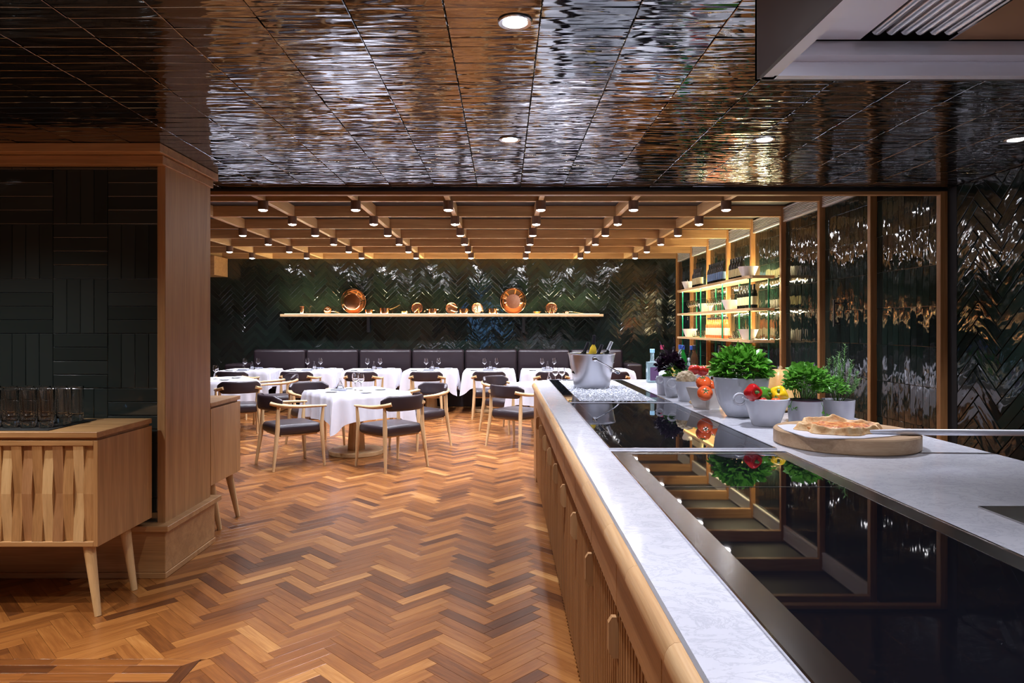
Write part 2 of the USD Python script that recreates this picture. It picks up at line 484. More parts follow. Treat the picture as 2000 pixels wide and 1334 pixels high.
def moved(m, loc=(0, 0, 0), rot=None):
    m = m.copy()
    if rot is not None:
        m.apply_transform(trimesh.transformations.euler_matrix(*[math.radians(a) for a in rot]))
    m.apply_translation(loc)
    return m


def ordinal(i):
    return ['first', 'second', 'third', 'fourth', 'fifth', 'sixth', 'seventh', 'eighth', 'ninth', 'tenth', 'eleventh', 'twelfth', 'thirteenth', 'fourteenth', 'fifteenth', 'sixteenth'][i]


def seen(p):
    """Pixel of a point in the 2000 x 1334 frame (only used to choose which pieces become parts)."""
    x, y, z = p
    if y < 0.2:
        return None
    u, v = 984 + 1333 * x / y, 640 - 1333 * (z - 1.5) / y
    return (u, v) if -40 < u < 2040 and -40 < v < 1374 else None


def inset(poly, d):
    """Inset of a convex polygon (n, 2), same vertex count."""
    n = len(poly)
    out = []
    for i in range(n):
        a, b, c = poly[i - 1], poly[i], poly[(i + 1) % n]
        u, v = b - a, c - b
        lu, lv = np.linalg.norm(u), np.linalg.norm(v)
        u, v = u / lu, v / lv
        nu, nv = np.array([-u[1], u[0]]), np.array([-v[1], v[0]])
        k = 1 + np.dot(nu, nv)
        out.append(b + d * (nu + nv) / max(k, 0.4))
    return np.array(out)


def piece(poly, thick, bev, tilt=0.0, proud=0.0):
    """A tile or plank: convex polygon in (u, v), height along w; returns vertices, faces."""
    n = len(poly)
    inn = inset(poly, bev)
    c = poly.mean(0)
    tx, ty = rng.uniform(-tilt, tilt), rng.uniform(-tilt, tilt)
    hi = thick + proud + (poly - c) @ np.array([tx, ty])
    hin = thick + proud + (inn - c) @ np.array([tx, ty])
    V = np.vstack([np.c_[poly, np.zeros(n)], np.c_[poly, hi - bev * 0.6], np.c_[inn, hin]])
    F = []
    for i in range(n):
        j = (i + 1) % n
        for k in (0, n):
            F += [(k + i, k + j, k + n + j), (k + i, k + n + j, k + n + i)]
    for i in range(1, n - 1):
        F.append((2 * n, 2 * n + i, 2 * n + i + 1))
    return V, np.array(F)


def rect_poly(u0, u1, v0, v1):
    return np.array([(u0, v0), (u1, v0), (u1, v1), (u0, v1)], float)


def herringbone(L, W, gap, region, origin=(0, 0), axis='v'):
    """Blocks (polygon, direction angle) of a herringbone whose strips run along v, clipped to region."""
    a, b = np.array([1, 1]) / math.sqrt(2), np.array([-1, 1]) / math.sqrt(2)
    if axis == 'u':
        a, b = np.array([1, 1]) / math.sqrt(2), np.array([1, -1]) / math.sqrt(2)
    u0, u1, v0, v1 = region
    reg = sbox(u0, v0, u1, v1)
    ctr = np.array([(u0 + u1) / 2, (v0 + v1) / 2])
    rad = math.hypot(u1 - u0, v1 - v0)
    out = []
    K = int(rad / W) + 4
    J = int(rad / L) + 4
    base = np.array(origin, float)
    for j in range(-J, J + 1):
        for k in range(-K, K + 1):
            o = np.array([k * W + j * L, k * W - j * L])
            for horiz in (True, False):
                if horiz:
                    p0, p1 = o, o + (L, W)
                else:
                    p0, p1 = o + (L, W - L), o + (L + W, W)
                q = np.array([(p0[0] + gap / 2, p0[1] + gap / 2), (p1[0] - gap / 2, p0[1] + gap / 2), (p1[0] - gap / 2, p1[1] - gap / 2), (p0[0] + gap / 2, p1[1] - gap / 2)])
                w = base + q[:, :1] * a + q[:, 1:] * b
                if w[:, 0].max() < u0 or w[:, 0].min() > u1 or w[:, 1].max() < v0 or w[:, 1].min() > v1:
                    continue
                d = a if horiz else b
                if w[:, 0].min() < u0 or w[:, 0].max() > u1 or w[:, 1].min() < v0 or w[:, 1].max() > v1:
                    s = Polygon(w).intersection(reg)
                    if s.is_empty or s.geom_type != 'Polygon' or s.area < 2e-4:
                        continue
                    w = np.array(s.exterior.coords)[:-1]
                out.append((w, d))
    return out


def ccw(w):
    x, y = w[:, 0], w[:, 1]
    return w if (x * np.roll(y, -1) - np.roll(x, -1) * y).sum() > 0 else w[::-1]


def field(parent, name, polys, O, U, V, material, thick, bev, tilt, tone, hidden=lambda p: False, limit=300, proud=0.0):
    """Lays pieces on the plane O + u U + v V, normal U x V; the 300 that show largest are parts, the rest one part."""
    O, U, V = np.array(O, float), np.array(U, float), np.array(V, float)
    N = np.cross(U, V)
    made = []
    for w, d in polys:
        w = ccw(w)
        if len(w) > 4:
            w = np.array(Polygon(w).simplify(1e-4).exterior.coords)[:-1]
            w = ccw(w)
        P, F = piece(w, thick, bev, tilt, rng.uniform(-proud, proud))
        world = O + P[:, :1] * U + P[:, 1:2] * V + P[:, 2:] * N
        c = w.mean(0)
        e = np.array([-d[1], d[0]])
        off = np.array([rng.uniform(0, 60), rng.uniform(0, 60)])
        gc = np.c_[(P[:, :2] - c) @ d + off[0], (P[:, :2] - c) @ e + off[1], np.zeros(len(P))]
        tn = np.full(len(P), tone())
        cw = O + c[0] * U + c[1] * V
        s = seen(cw)
        view = np.array([0, 0, 1.5]) - cw
        dist = np.linalg.norm(view)
        size = Polygon(w).area * abs(np.dot(view / dist, N)) / dist ** 2 if s and not hidden(cw) else 0.0
        made.append((size, world, F, gc, tn))
    made.sort(key=lambda r: -r[0])
    rest = []
    for k, (size, world, F, gc, tn) in enumerate(made):
        if k < limit and size > 0:
            obj(name, (world, F), material, parent, smooth=False, primvars=(gc, tn))
        else:
            rest.append((world, F, gc, tn))
    if rest:
        n = np.cumsum([0] + [len(r[0]) for r in rest])
        obj(name, (np.vstack([r[0] for r in rest]), np.vstack([r[1] + n[i] for i, r in enumerate(rest)])), material, parent, smooth=False,
            primvars=(np.vstack([r[2] for r in rest]), np.concatenate([r[3] for r in rest])), kind='stuff')


# ================================================================== THE SETTING
YW = 13.55            # back wall
XW = 3.466            # right wall
CEIL = 2.585          # tiled ceiling
LAT = 3.0             # ceiling above the timber lattice
LB = 2.867            # underside of the lattice beams
YF = 5.33             # far edge of the tiled ceiling

floor = structure('floor')
obj('floor_base', bx(-6.2, 3.7, -3.4, 13.8, -0.12, -0.014), subfloor, floor, smooth=False)
obj('floor_base', bx(-6.2, 3.7, -3.4, 2.66, -0.014, 0.0), subfloor, floor, smooth=False)
PL, PW = 0.35, 0.07


def plank_tone():
    t = rng.gauss(0.52, 0.11)
    r = rng.random()
    if r < 0.13:
        t = rng.uniform(0.12, 0.32)
    elif r > 0.93:
        t = rng.uniform(0.72, 0.88)
    return min(max(t, 0.1), 0.97)


pk = []
for w, d in herringbone(PL, PW, 0.0012, (-6.0, 3.4, 2.66, 13.5), origin=(-0.05, 3.0)):
    c = w.mean(0)
    if c[0] > 0.45 and c[1] < 7.2:
        continue
    if w[:, 1].min() < 3.091 and w[:, 0].min() < -1.369:
        P = Polygon(w)
        for reg_ in (sbox(-7, 3.091, 4, 14), sbox(-1.369, 2, 4, 3.0905)):
            q_ = P.intersection(reg_)
            if q_.geom_type == 'Polygon' and q_.area > 3e-4:
                pk.append((np.array(q_.exterior.coords)[:-1], d))
        continue
    pk.append((w, d))
x = -6.0
while x < -1.372:                                            # light border strip with a mitred corner
    e = min(x + rng.uniform(0.26, 0.42), -1.371)
    last = e > -1.45
    if last:
        e = -1.371
    pk.append((np.array([(x, 3.032), (e - (0.057 if last else 0.001), 3.032), (e - 0.001, 3.089), (x, 3.089)]), np.array([1.0, 0.0])))
    x = e
pk.append((np.array([(-1.428, 2.68), (-1.371, 2.68), (-1.371, 3.088), (-1.428, 3.031)]), np.array([0.0, 1.0])))
for r in range(5):                                           # boards inside the border
    y1 = 3.030 - 0.068 * r
    x = -6.0 + 0.1 * r
    while x < -1.44:
        e = x + rng.uniform(0.3, 0.5)
        if e > -1.55:
            e = -1.4295
        pk.append((rect_poly(x, e - 0.001, y1 - 0.067, y1), np.array([1.0, 0.0])))
        x = e
field(floor, 'plank', pk, (0, 0, -0.014), (1, 0, 0), (0, 1, 0), plank_mat, 0.014, 0.0008, 0.0012, plank_tone,
      hidden=lambda p: (p[0] > 0.32 and p[1] < 7.1) or (p[0] < -2.0 and 3.6 < p[1] < 8.5) or p[0] < -5)

# tiled ceiling: stacked rows of long tiles running across the room
ceiling = structure('ceiling')
obj('ceiling_slab', bx(-6.2, 3.75, -3.4, YF + 0.03, CEIL + 0.012, LAT + 0.12), grout_dark, ceiling, smooth=False)
obj('upper_slab', bx(-6.2, 3.75, YF + 0.03, 13.8, LAT, LAT + 0.12), dark_paint, ceiling, smooth=False)
TL, TW = 0.331, 0.0815
polys = []
ny = int((YF - 1.95) / TW)
for i in range(ny):
    y1 = YF - 0.004 - i * TW
    for k in range(-18, 13):
        x0 = 0.063 - 0.331 / 2 + k * TL - 0.10
        if x0 > 3.75 or (x0 > 0.75 and y1 < 1.94):
            continue
        polys.append((rect_poly(x0 + 0.0016, x0 + TL - 0.0016, -y1 + 0.0012, -y1 + TW - 0.0012), np.array([1.0, 0.0])))
field(ceiling, 'tile', polys, (0, 0, CEIL + 0.012), (1, 0, 0), (0, -1, 0), tile_ceiling, 0.012, 0.0022, 0.016, rng.random,
      hidden=lambda p: p[0] < -2.0 and p[1] > 4.1)
obj('ceiling_slab', bx(-6.2, 3.75, -3.4, YF - ny * TW - 0.004, CEIL, CEIL + 0.012), tile_ceiling, ceiling, smooth=False,
    primvars=None)

# back wall, herringbone of long dark tiles
wall_back = structure('wall_back')
obj('wall_body', bx(-6.2, 3.7, YW, YW + 0.2, 0, LAT + 0.1), grout_grey, wall_back, smooth=False)
hb = herringbone(0.331, 0.0815, 0.003, (-5.99, 3.46, 0.0, 2.98), origin=(0.02, 0))
field(wall_back, 'tile', [(np.c_[w[:, 0], w[:, 1]], d) for w, d in hb], (0, YW, 0), (1, 0, 0), (0, 0, 1), tile_wall, 0.010, 0.0022, 0.02, rng.random)
# right wall: stacked upright tiles between oak posts, then herringbone
wall_right = structure('wall_right')
obj('wall_body', bx(XW + 0.012, XW + 0.25, -3.4, 13.6, 0, LAT + 0.1), grout_light, wall_right, smooth=False)
PY = [5.33 + 1.0215 * k for k in range(9)]
polys = []
zrows = [0.02 + 0.331 * r for r in range(9)]
for k in range(8):
    ya, yb = PY[k] + 0.06, PY[k + 1] - 0.004
    n = int((yb - ya) / 0.0815)
    wdt = (yb - ya) / n
    for i in range(n):
        for z in zrows:
            z1 = min(z + 0.331, 2.795 if k else 2.9)
            if z1 - z > 0.05:
                polys.append((rect_poly(-(ya + (i + 1) * wdt) + 0.001, -(ya + i * wdt) - 0.001, z + 0.001, z1 - 0.001), np.array([0.0, 1.0])))
field(wall_right, 'tile', polys, (XW + 0.012, 0, 0), (0, -1, 0), (0, 0, 1), tile_side, 0.010, 0.0018, 0.02, rng.random,
      hidden=lambda p: p[2] < 0.93 - (p[1] - 5) * 0.02)
hb = herringbone(0.331, 0.0815, 0.0055, (-5.22, -4.2, 0.0, 2.58), origin=(-4.75, 0.2))
field(wall_right, 'tile', hb, (XW + 0.012, 0, 0), (0, -1, 0), (0, 0, 1), tile_side, 0.012, 0.0025, 0.03, rng.random)
obj('shadow_gap', bx(XW - 0.002, XW + 0.0125, 5.222, 5.329, 0.0, CEIL - 0.001), black_mat, wall_right, smooth=False)
for k, y in enumerate(PY):
    top = CEIL - 0.003 if k == 0 else LAT
    obj('oak_post', bx(3.41, XW + 0.012, y, y + 0.055, 0.0, top, 0.004), rich['z'], wall_right)
hd = obj('door_pull', [bx(3.41, 3.424, 7.05, 7.08, 1.51, 1.79, 0.003), bx(3.424, XW + 0.003, 7.058, 7.072, 1.54, 1.555), bx(3.424, XW + 0.003, 7.058, 7.072, 1.745, 1.76)], black_metal, wall_right, label='slim black door pull')
for k in range(1, 8):                                        # long white air grille at the top
    ya, yb = PY[k] + 0.056, PY[k + 1]
    ms = [bx(3.435, 3.465, ya, yb, 2.80, 2.818), bx(3.435, 3.465, ya, yb, 2.955, 2.975)]
    for s in range(7):
        z = 2.826 + 0.0185 * s
        ms.append(bx(3.437, 3.462, ya, yb, z, z + 0.008))
    obj('air_grille', ms, grille_white, wall_right, smooth=False, label='white slatted air grille')
# other walls of the room
wl = structure('wall_left')
obj('wall_body', bx(-6.2, -6.0, -3.4, 13.8, 0, LAT + 0.1), room_paint, wl, smooth=False)
wf = structure('wall_front')
obj('wall_body', bx(-6.2, 3.7, -3.4, -3.2, 0, LAT + 0.1), room_paint, wf, smooth=False)

w1 = structure('window_1')
obj('window_frame', [bx(-1.30, -1.24, -3.2, -3.16, 0.9, 2.3), bx(-0.61, -0.55, -3.2, -3.16, 0.9, 2.3), bx(-1.24, -0.61, -3.2, -3.16, 0.9, 0.96), bx(-1.24, -0.61, -3.2, -3.16, 2.24, 2.3), bx(-0.94, -0.91, -3.2, -3.16, 0.96, 2.24)], room_paint, w1, smooth=False)
obj('pane', bx(-1.24, -0.61, -3.196, -3.19, 0.96, 2.24), mat('daylit_pane', {'e': ('emission', {'color': (0.22, 0.50, 1.0), 'strength': 1.6})}, surface='e.emission'), w1, smooth=False)

# partition on the left: tiled front, oak end panel, plinth and crown
part = structure('wall_partition')
PX, PY0, PY1 = -2.045, 4.13, 4.76
obj('wall_body', bx(-6.0, PX - 0.06, PY0 + 0.012, PY1 - 0.012, 0.0, CEIL), grout_light, part, smooth=False)
obj('end_panel', bx(PX - 0.05, PX, PY0 - 0.005, PY1, 0.30, 2.55, 0.003), oak['z'], part)
obj('back_panel', bx(-6.0, PX - 0.05, PY1 - 0.012, PY1, 0.30, 2.55), oak['z'], part)
obj('plinth', bx(-6.0, PX + 0.02, PY0 - 0.045, PY1 + 0.02, 0.035, 0.285, 0.003), oak['x'], part)
obj('plinth_foot', bx(-6.0, PX + 0.026, PY0 - 0.052, PY1 + 0.026, 0.0, 0.034, 0.003), oak['x'], part)
obj('ledge', bx(-6.0, PX + 0.055, PY0 - 0.085, PY1 + 0.055, 0.287, 0.322, 0.004), oak['x'], part)
obj('crown', bx(-6.0, PX + 0.012, PY0 - 0.06, PY1 + 0.02, 2.475, 2.53, 0.003), oak['x'], part)
obj('crown', bx(-6.0, PX + 0.030, PY0 - 0.13, PY1 + 0.06, 2.532, CEIL - 0.001, 0.003), oak['x'], part)
polys = []
S = 0.331
x0, z0 = -2.0785 - 2 * S - 0.0, 1.5 + (640 - 758.4) / 1333 * PY0
x0 = (103.5 - 984) / 1333 * PY0
reg = sbox(-4.4, 0.33, PX - 0.05, 2.472)
for i in range(-6, 3):
    for j in range(-5, 6):
        for q in range(4):
            if (i + j) % 2 == 0:
                p = rect_poly(x0 + i * S, x0 + (i + 1) * S, z0 + j * S + q * S / 4, z0 + j * S + (q + 1) * S / 4)
                d = np.array([1.0, 0.0])
            else:
                p = rect_poly(x0 + i * S + q * S / 4, x0 + i * S + (q + 1) * S / 4, z0 + j * S, z0 + (j + 1) * S)
                d = np.array([0.0, 1.0])
            s = Polygon(inset(p, 0.0016)).intersection(reg)
            if not s.is_empty and s.area > 5e-4:
                polys.append((np.array(s.exterior.coords)[:-1], d))
field(part, 'tile', polys, (0, PY0 + 0.012, 0), (1, 0, 0), (0, 0, 1), tile_left, 0.012, 0.003, 0.014, rng.random,
      hidden=lambda p: p[2] < 0.9)
# dropped oak box at the far left corner
tr = structure('trim_1')
obj('bulkhead', bx(-6.0, -5.47, 12.9, YW - 0.02, 2.50, LB, 0.004), oak['x'], tr)

# ================================================================== TIMBER LATTICE WITH SPOTS
lat = thing('timber_lattice', 'oak beam lattice under the ceiling of the dining area', 'ceiling lattice')
obj('edge_trim', bx(-6.0, XW, YF - 0.004, YF + 0.06, 2.566, CEIL - 0.0005), black_metal, lat, smooth=False, label='black metal edge trim')
obj('edge_beam', bx(-6.0, 3.41, YF - 0.002, YF + 0.055, 2.538, 2.566, 0.002), rich['x'], lat)
obj('edge_fascia', bx(-6.0, XW, YF + 0.03, YF + 0.055, 2.566, LAT), dark_paint, lat, smooth=False)
COLS = [-5.6, -4.6, -3.6, -2.6, -1.6, -0.6, 0.4, 1.4, 2.4]
BY = PY[1:] 
for k, y in enumerate(BY):
    obj('cross_beam', bx(-6.0, 3.41, y, y + 0.055, LB, LAT - 0.001, 0.003), oak['x'], lat)
ys = [YF + 0.055] + [y for y in BY]
for a, b in zip(ys[:-1], ys[1:]):
    for c in COLS:
        y0 = a + (0.055 if a > 5.5 else 0.0)
        obj('long_beam', bx(c - 0.0275, c + 0.0275, y0, b, LB, LAT - 0.001, 0.003), pale['y'], lat)


def make_spot(label, loc, rotz, group):
    t = thing('ceiling_spot', label, 'ceiling lamp', loc, rotz, group)
    obj('can', lathe([(0.0, 0.0), (0.052, 0.0), (0.054, -0.002), (0.054, -0.095), (0.052, -0.097), (0.0475, -0.096), (0.044, -0.075), (0.0, -0.075)], 24), can_wood, t)
    obj('bulb', lathe([(0.0, -0.113), (0.022, -0.112), (0.038, -0.107), (0.0465, -0.0985), (0.0465, -0.0972), (0.041, -0.096), (0.041, -0.080), (0.0, -0.080)], 20), lamp_glow, t, smooth=False)
    return t


spot_kind = Kind(make_spot)
ROWS = ['nearest', 'second nearest', 'third nearest', 'fourth nearest', 'second farthest', 'farthest']
nl = 0
for k in range(1, 8):
    y = PY[k] + 0.0275 - 0.03
    vis = [c for c in COLS if 984 + 1333 * c / y > 425] if k >= 2 else [c for c in COLS if c >= -2.6]
    for i, c in enumerate(vis):
        if k >= 2:
            spot_kind(f'round wooden ceiling spot in the {ROWS[k - 2]} row, {ordinal(i)} from the left', (c, y, LB), 0, 'ceiling spots under the timber lattice')
        spot(f'lattice_{nl}', (c, y, LB - 0.13), SPOT, COOL, cone=58, soft=1.0)
        nl += 1

# recessed lamps in the tiled ceiling
def make_down(label, loc, rotz, group):
    t = thing('recessed_lamp', label, 'ceiling lamp', loc, rotz, group)
    obj('rim', lathe([(0.045, 0.0), (0.060, 0.0), (0.062, -0.004), (0.058, -0.007), (0.045, -0.005)], 28, closed=True), steel, t)
    obj('bulb', lathe([(0.0, -0.012), (0.025, -0.011), (0.040, -0.007), (0.044, -0.001), (0.0, 0.0)], 24), lamp_glow, t, smooth=False)
    return t


down_kind = Kind(make_down)
for x, y, lb in ((0.04, 2.42, 'round recessed ceiling lamp in the tiled ceiling, nearest to the viewer'), (0.035, 3.93, 'round recessed lamp of the tiled ceiling, near its middle'),
                 (1.50, 3.93, 'round recessed ceiling lamp above the right part of the counter'), (2.95, 3.93, 'round recessed ceiling lamp at the right edge of the picture')):
    down_kind(lb, (x, y, CEIL), 0, 'recessed lamps of the tiled ceiling')
for i, (x, y) in enumerate(((0.04, 2.42), (0.035, 3.93), (1.5, 3.93), (2.95, 3.93), (0.04, 0.9), (-1.45, 0.9), (-2.9, 0.9), (1.5, 0.6), (-1.45, 1.9), (-2.95, 2.42), (-2.9, -0.6), (0.04, -0.6), (-1.45, -0.6), (-4.4, 0.9), (-4.4, -0.6), (-4.4, -2.1), (-2.9, -2.1), (-5.4, 2.4))):
    spot(f'recessed_{i}', (x, y, CEIL - 0.03), DOWN * (0.36 if y < 1.5 and x > -1 else 1.0), COOL if x > -1 and y > 0.5 else (1.0, 0.86, 0.70), cone=52, soft=0.8)

for i, x in enumerate((-2.75, -3.7)):
    spot(f'sideboard_{i}', (x, 3.15, CEIL - 0.03), 15.0, (0.94, 0.97, 1.0), cone=62, soft=1.0)

# ================================================================== EXTRACTION HOOD
HX, HY, HZ = 0.718, 1.95, 2.205
hood = thing('extraction_hood', 'large steel extraction hood hanging over the cooking counter', 'hood')
obj('outer_shell', [bx(HX, HX + 0.012, -0.6, HY, HZ, CEIL - 0.001), bx(HX, 2.4, HY - 0.012, HY, HZ, CEIL - 0.001), bx(2.388, 2.4, -0.6, HY, HZ, CEIL - 0.001), bx(HX, 2.4, -0.6, -0.588, HZ, CEIL - 0.001)], hood_dark, hood, smooth=False)
obj('lip', [bx(HX + 0.012, HX + 0.048, -0.588, HY - 0.012, HZ, HZ + 0.006), bx(HX + 0.012, 2.388, HY - 0.03, HY - 0.012, HZ, HZ + 0.006)], hood_steel, hood, smooth=False)
obj('inner_step', [bx(HX + 0.04, 2.35, HY - 0.04, HY - 0.03, HZ, HZ + 0.04), bx(HX + 0.048, 2.35, HY - 0.075, HY - 0.03, HZ + 0.04, HZ + 0.046),
                   bx(HX + 0.07, 2.3, HY - 0.085, HY - 0.075, HZ + 0.04, HZ + 0.078)], hood_steel, hood, smooth=False)
obj('inner_side', trimesh.Trimesh([(HX + 0.048, -0.5, HZ), (HX + 0.048, HY - 0.03, HZ), (HX + 0.11, HY - 0.085, HZ + 0.077), (HX + 0.11, -0.5, HZ + 0.077)], [(0, 2, 1), (0, 3, 2)], process=False), hood_steel, hood, smooth=False)
zt = HZ + 0.078
obj('inner_panel', bx(HX + 0.115, 0.968, -0.4, 1.855, zt, zt + 0.01), hood_steel, hood, smooth=False)
obj('inner_panel', bx(1.212, 2.3, -0.4, 1.855, zt, zt + 0.01), plain('hood_copper_panel', (0.45, 0.24, 0.11), 0.35, 0.8), hood, smooth=False)
obj('dark_cavity', bx(HX + 0.11, 2.3, -0.4, 1.865, zt + 0.03, zt + 0.04), black_mat, hood, smooth=False)
for i in range(6):
    xc = 0.995 + i * 0.0385
    obj('filter_bar', tube([(xc, -0.4, zt + 0.012), (xc, 1.82, zt + 0.012)], [0.0155, 0.0155], 12), steel, hood)
rect_light('hood_lamp', (HX + 0.18, 0.7, zt - 0.004), 0.08, 1.2, 5.0, COOL)
obj('lamp_glass', bx(HX + 0.14, HX + 0.22, 0.1, 1.3, zt - 0.003, zt - 0.0005), china, hood, smooth=False)
obj('filter_edge', bx(1.205, 1.211, -0.4, 1.85, zt - 0.004, zt + 0.012), steel_mirror, hood, smooth=False)

# ================================================================== COOKING COUNTER
H = 0.93
E = 1.5 - H


def bar(px, py):
    """Counter-top point under a pixel of the photograph."""
    y = E * 1333 / (py - 640)
    return (px - 984) / 1333 * y, y


top_poly = Polygon([(0.331, -0.6), (2.22, -0.6), (2.22, 7.52), (0.52, 7.52), (0.331, 7.10)])
well = sbox(0.50, 5.17, 1.26, 7.37)
counter = thing('marble_worktop', 'white grey-veined marble worktop of the long cooking counter', 'worktop')
obj('slab', prism(top_poly.difference(well), H - 0.06, H), marble, counter, smooth=False)
obj('steel_edge', prism(Polygon([(0.322, -0.6), (0.331, -0.6), (0.331, 7.10), (0.52, 7.52), (2.22, 7.52), (2.22, 7.53), (0.513, 7.53), (0.322, 7.105)]), H - 0.06, H - 0.001), steel_soft, counter, smooth=False)
# rounded timber nosing along the edge: sections with visible joints
prof = [(0.0, -0.002), (-0.012, -0.003), (-0.022, -0.010), (-0.029, -0.022), (-0.031, -0.036), (-0.027, -0.050), (-0.017, -0.059), (0.0, -0.060)]


def nosing(y0, y1):
    n = len(prof)
    V = [(0.322 + a, y0, H + b) for a, b in prof] + [(0.322 + a, y1, H + b) for a, b in prof]
    F = []
    for i in range(n):
        j = (i + 1) % n
        F += [(i, j, n + j), (i, n + j, n + i)]
    for i in range(1, n - 1):
        F += [(0, i + 1, i), (n, n + i, n + i + 1)]
    m = trimesh.Trimesh(V, F, process=False)
    if m.volume < 0:
        m.invert()
    return m


yy = -0.6
while yy < 7.08:
    e = min(yy + rng.uniform(0.33, 0.6), 7.09)
    obj('timber_nosing', nosing(yy, e - 0.0008), nose_wood, counter, smooth=40)
    yy = e
diag = nosing(0, 0.46)
diag.apply_translation((-0.322, 0, 0))
diag.apply_transform(trimesh.transformations.rotation_matrix(-math.atan2(0.19, 0.42), (0, 0, 1)))
diag.apply_translation((0.322, 7.09, 0))
obj('timber_nosing', diag, nose_wood, counter, smooth=40)

# cabinet units under the counter
YD = [1.85 + 0.53 * k for k in range(-3, 10)]


def make_unit(label, loc, rotz, group):
    t = thing('base_cabinet', label, 'cabinet', loc, rotz, group)
    w = 0.53
    obj('carcass', bx(0.035, 1.86, 0.0, w, 0.04, 0.825), rich['y'], t, smooth=False)
    obj('rail', bx(0.016, 0.05, 0.0, w, 0.825, 0.868), rich['y'], t, smooth=False)
    obj('toe_kick', bx(0.05, 1.86, 0.0, w, 0.0, 0.04), black_mat, t, smooth=False)
    obj('drawer', bx(0.0, 0.035, 0.003, w - 0.003, 0.742, 0.866, 0.002), rich['y'], t)
    fl = []
    n = 27
    for i in range(n):
        y = 0.006 + (w - 0.012) * (i + 0.5) / n
        fl.append(bx(0.010 + 0.004 * (i % 2), 0.026, y - 0.0062, y + 0.0062, 0.045, 0.715, 0.002))
    d = obj('door', bx(0.020, 0.035, 0.003, w - 0.003, 0.043, 0.718), rich['z'], t, smooth=False)
    obj('fluting', fl, rich['z'], d, smooth=False)
    hp = Polygon([(0.012, 0.0), (-0.004, 0.0), (-0.016, 0.020), (-0.016, 0.098), (-0.006, 0.114), (0.012, 0.114)])
    hm = prism(hp, 0, 0.020)
    hm.apply_transform(trimesh.transformations.rotation_matrix(PI / 2, (1, 0, 0)))
    hm.apply_translation((0, 0.055, 0.586))
    obj('handle', hm, oak['z'], d, smooth=False, label='pale oak tab handle')
    return t


unit_kind = Kind(make_unit)
vis_units = [y for y in YD if 0.1 < y < 6.5]
for i, y in enumerate(vis_units):
    unit_kind(f'oak counter cabinet with fluted door, {ordinal(len(vis_units) - 1 - i)} from the far end', (0.305, y, 0), 0, 'fluted cabinets under the counter')
endp = thing('counter_end', 'angled oak end panel of the cooking counter near the dining chairs', 'cabinet')
obj('end_panel', bx(0.312, 0.345, 6.625, 7.08, 0.0, 0.868, 0.002), rich['z'], endp, smooth=False)
obj('end_panel', prism(Polygon([(0.312, 7.081), (0.50, 7.47), (0.53, 7.46), (0.345, 7.081)]), 0.0, 0.868), rich['z'], endp, smooth=False)

# hobs and the ice well
def frame_poly(x0, x1, y0, y1, w):
    return sbox(x0, y0, x1, y1).difference(sbox(x0 + w, y0 + w, x1 - w, y1 - w))


hob1 = thing('induction_hob', 'long black glass hob with a wide steel frame, nearest on the counter', 'hob')
obj('frame', prism(sbox(0.492, 0.30, 1.275, 3.10).difference(sbox(0.568, 0.30, 1.205, 3.045)), H + 0.0005, H + 0.006), steel_frame, hob1, smooth=False)
obj('rim', prism(sbox(0.486, 0.29, 1.281, 3.106).difference(sbox(0.492, 0.29, 1.275, 3.10)), H + 0.0005, H + 0.008), steel_mirror, hob1, smooth=False)
obj('glass_plate', bx(0.5682, 1.2048, 0.30, 3.0448, H + 0.0005, H + 0.005), hob_glass, hob1, smooth=False)
obj('seam', bx(0.5682, 1.2048, 2.42, 2.424, H + 0.005, H + 0.0058), steel_dark, hob1, smooth=False)
hob2 = thing('induction_hob', 'flat black glass hob between the ice bed and the framed hob', 'hob')
obj('rim', prism(frame_poly(0.492, 1.275, 3.185, 5.075, 0.008), H + 0.0005, H + 0.009), steel_mirror, hob2, smooth=False)
obj('glass_plate', bx(0.5002, 1.2668, 3.1932, 5.0668, H + 0.0005, H + 0.007), hob_glass, hob2, smooth=False)
obj('control_line', bx(0.555, 0.559, 3.22, 5.04, H + 0.007, H + 0.0076), steel_mirror, hob2, smooth=False)
obj('control_line', bx(1.205, 1.209, 3.22, 5.04, H + 0.007, H + 0.0076), steel_dark, hob2, smooth=False)
for i, y in enumerate((3.7, 4.15, 4.6)):
    obj('control_mark', bx(0.50, 0.555, y, y + 0.004, H + 0.007, H + 0.0076), steel_dark, hob2, smooth=False)
iw = thing('ice_well', 'sunken black-framed steel ice well at the far end of the counter', 'ice well')
obj('frame', prism(frame_poly(0.492, 1.268, 5.162, 7.378, 0.085), H + 0.0005, H + 0.006), hob_glass, iw, smooth=False)
obj('rim', prism(frame_poly(0.486, 1.274, 5.155, 7.385, 0.006), H + 0.0005, H + 0.009), steel_mirror, iw, smooth=False)
obj('inner_rim', prism(frame_poly(0.577, 1.183, 5.247, 7.293, 0.008), H - 0.044, H + 0.007), steel_mirror, iw, smooth=False)
obj('tray', bx(0.52, 1.24, 5.19, 7.35, H - 0.056, H - 0.045), steel, iw, smooth=False)
ice = []
gx, gy = np.linspace(0.586, 1.174, 90), np.linspace(5.256, 7.284, 200)
X, Y = np.meshgrid(gx, gy, indexing='ij')
hgt = H - 0.006 + 0.022 * (meshkit.fbm(np.stack([X * 9, Y * 9, X * 0], -1), 3, 5) - 0.5) + 0.016 * (meshkit.noise(np.stack([X * 70, Y * 55, X * 0], -1), 2) - 0.5)
V = np.stack([X, Y, hgt], -1).reshape(-1, 3)
i, j = np.meshgrid(np.arange(89), np.arange(199), indexing='ij')
q = np.stack([i * 200 + j, (i + 1) * 200 + j, (i + 1) * 200 + j + 1, i * 200 + j + 1], -1).reshape(-1, 4)
chunks = []
cb = trimesh.creation.box((1, 1, 1))
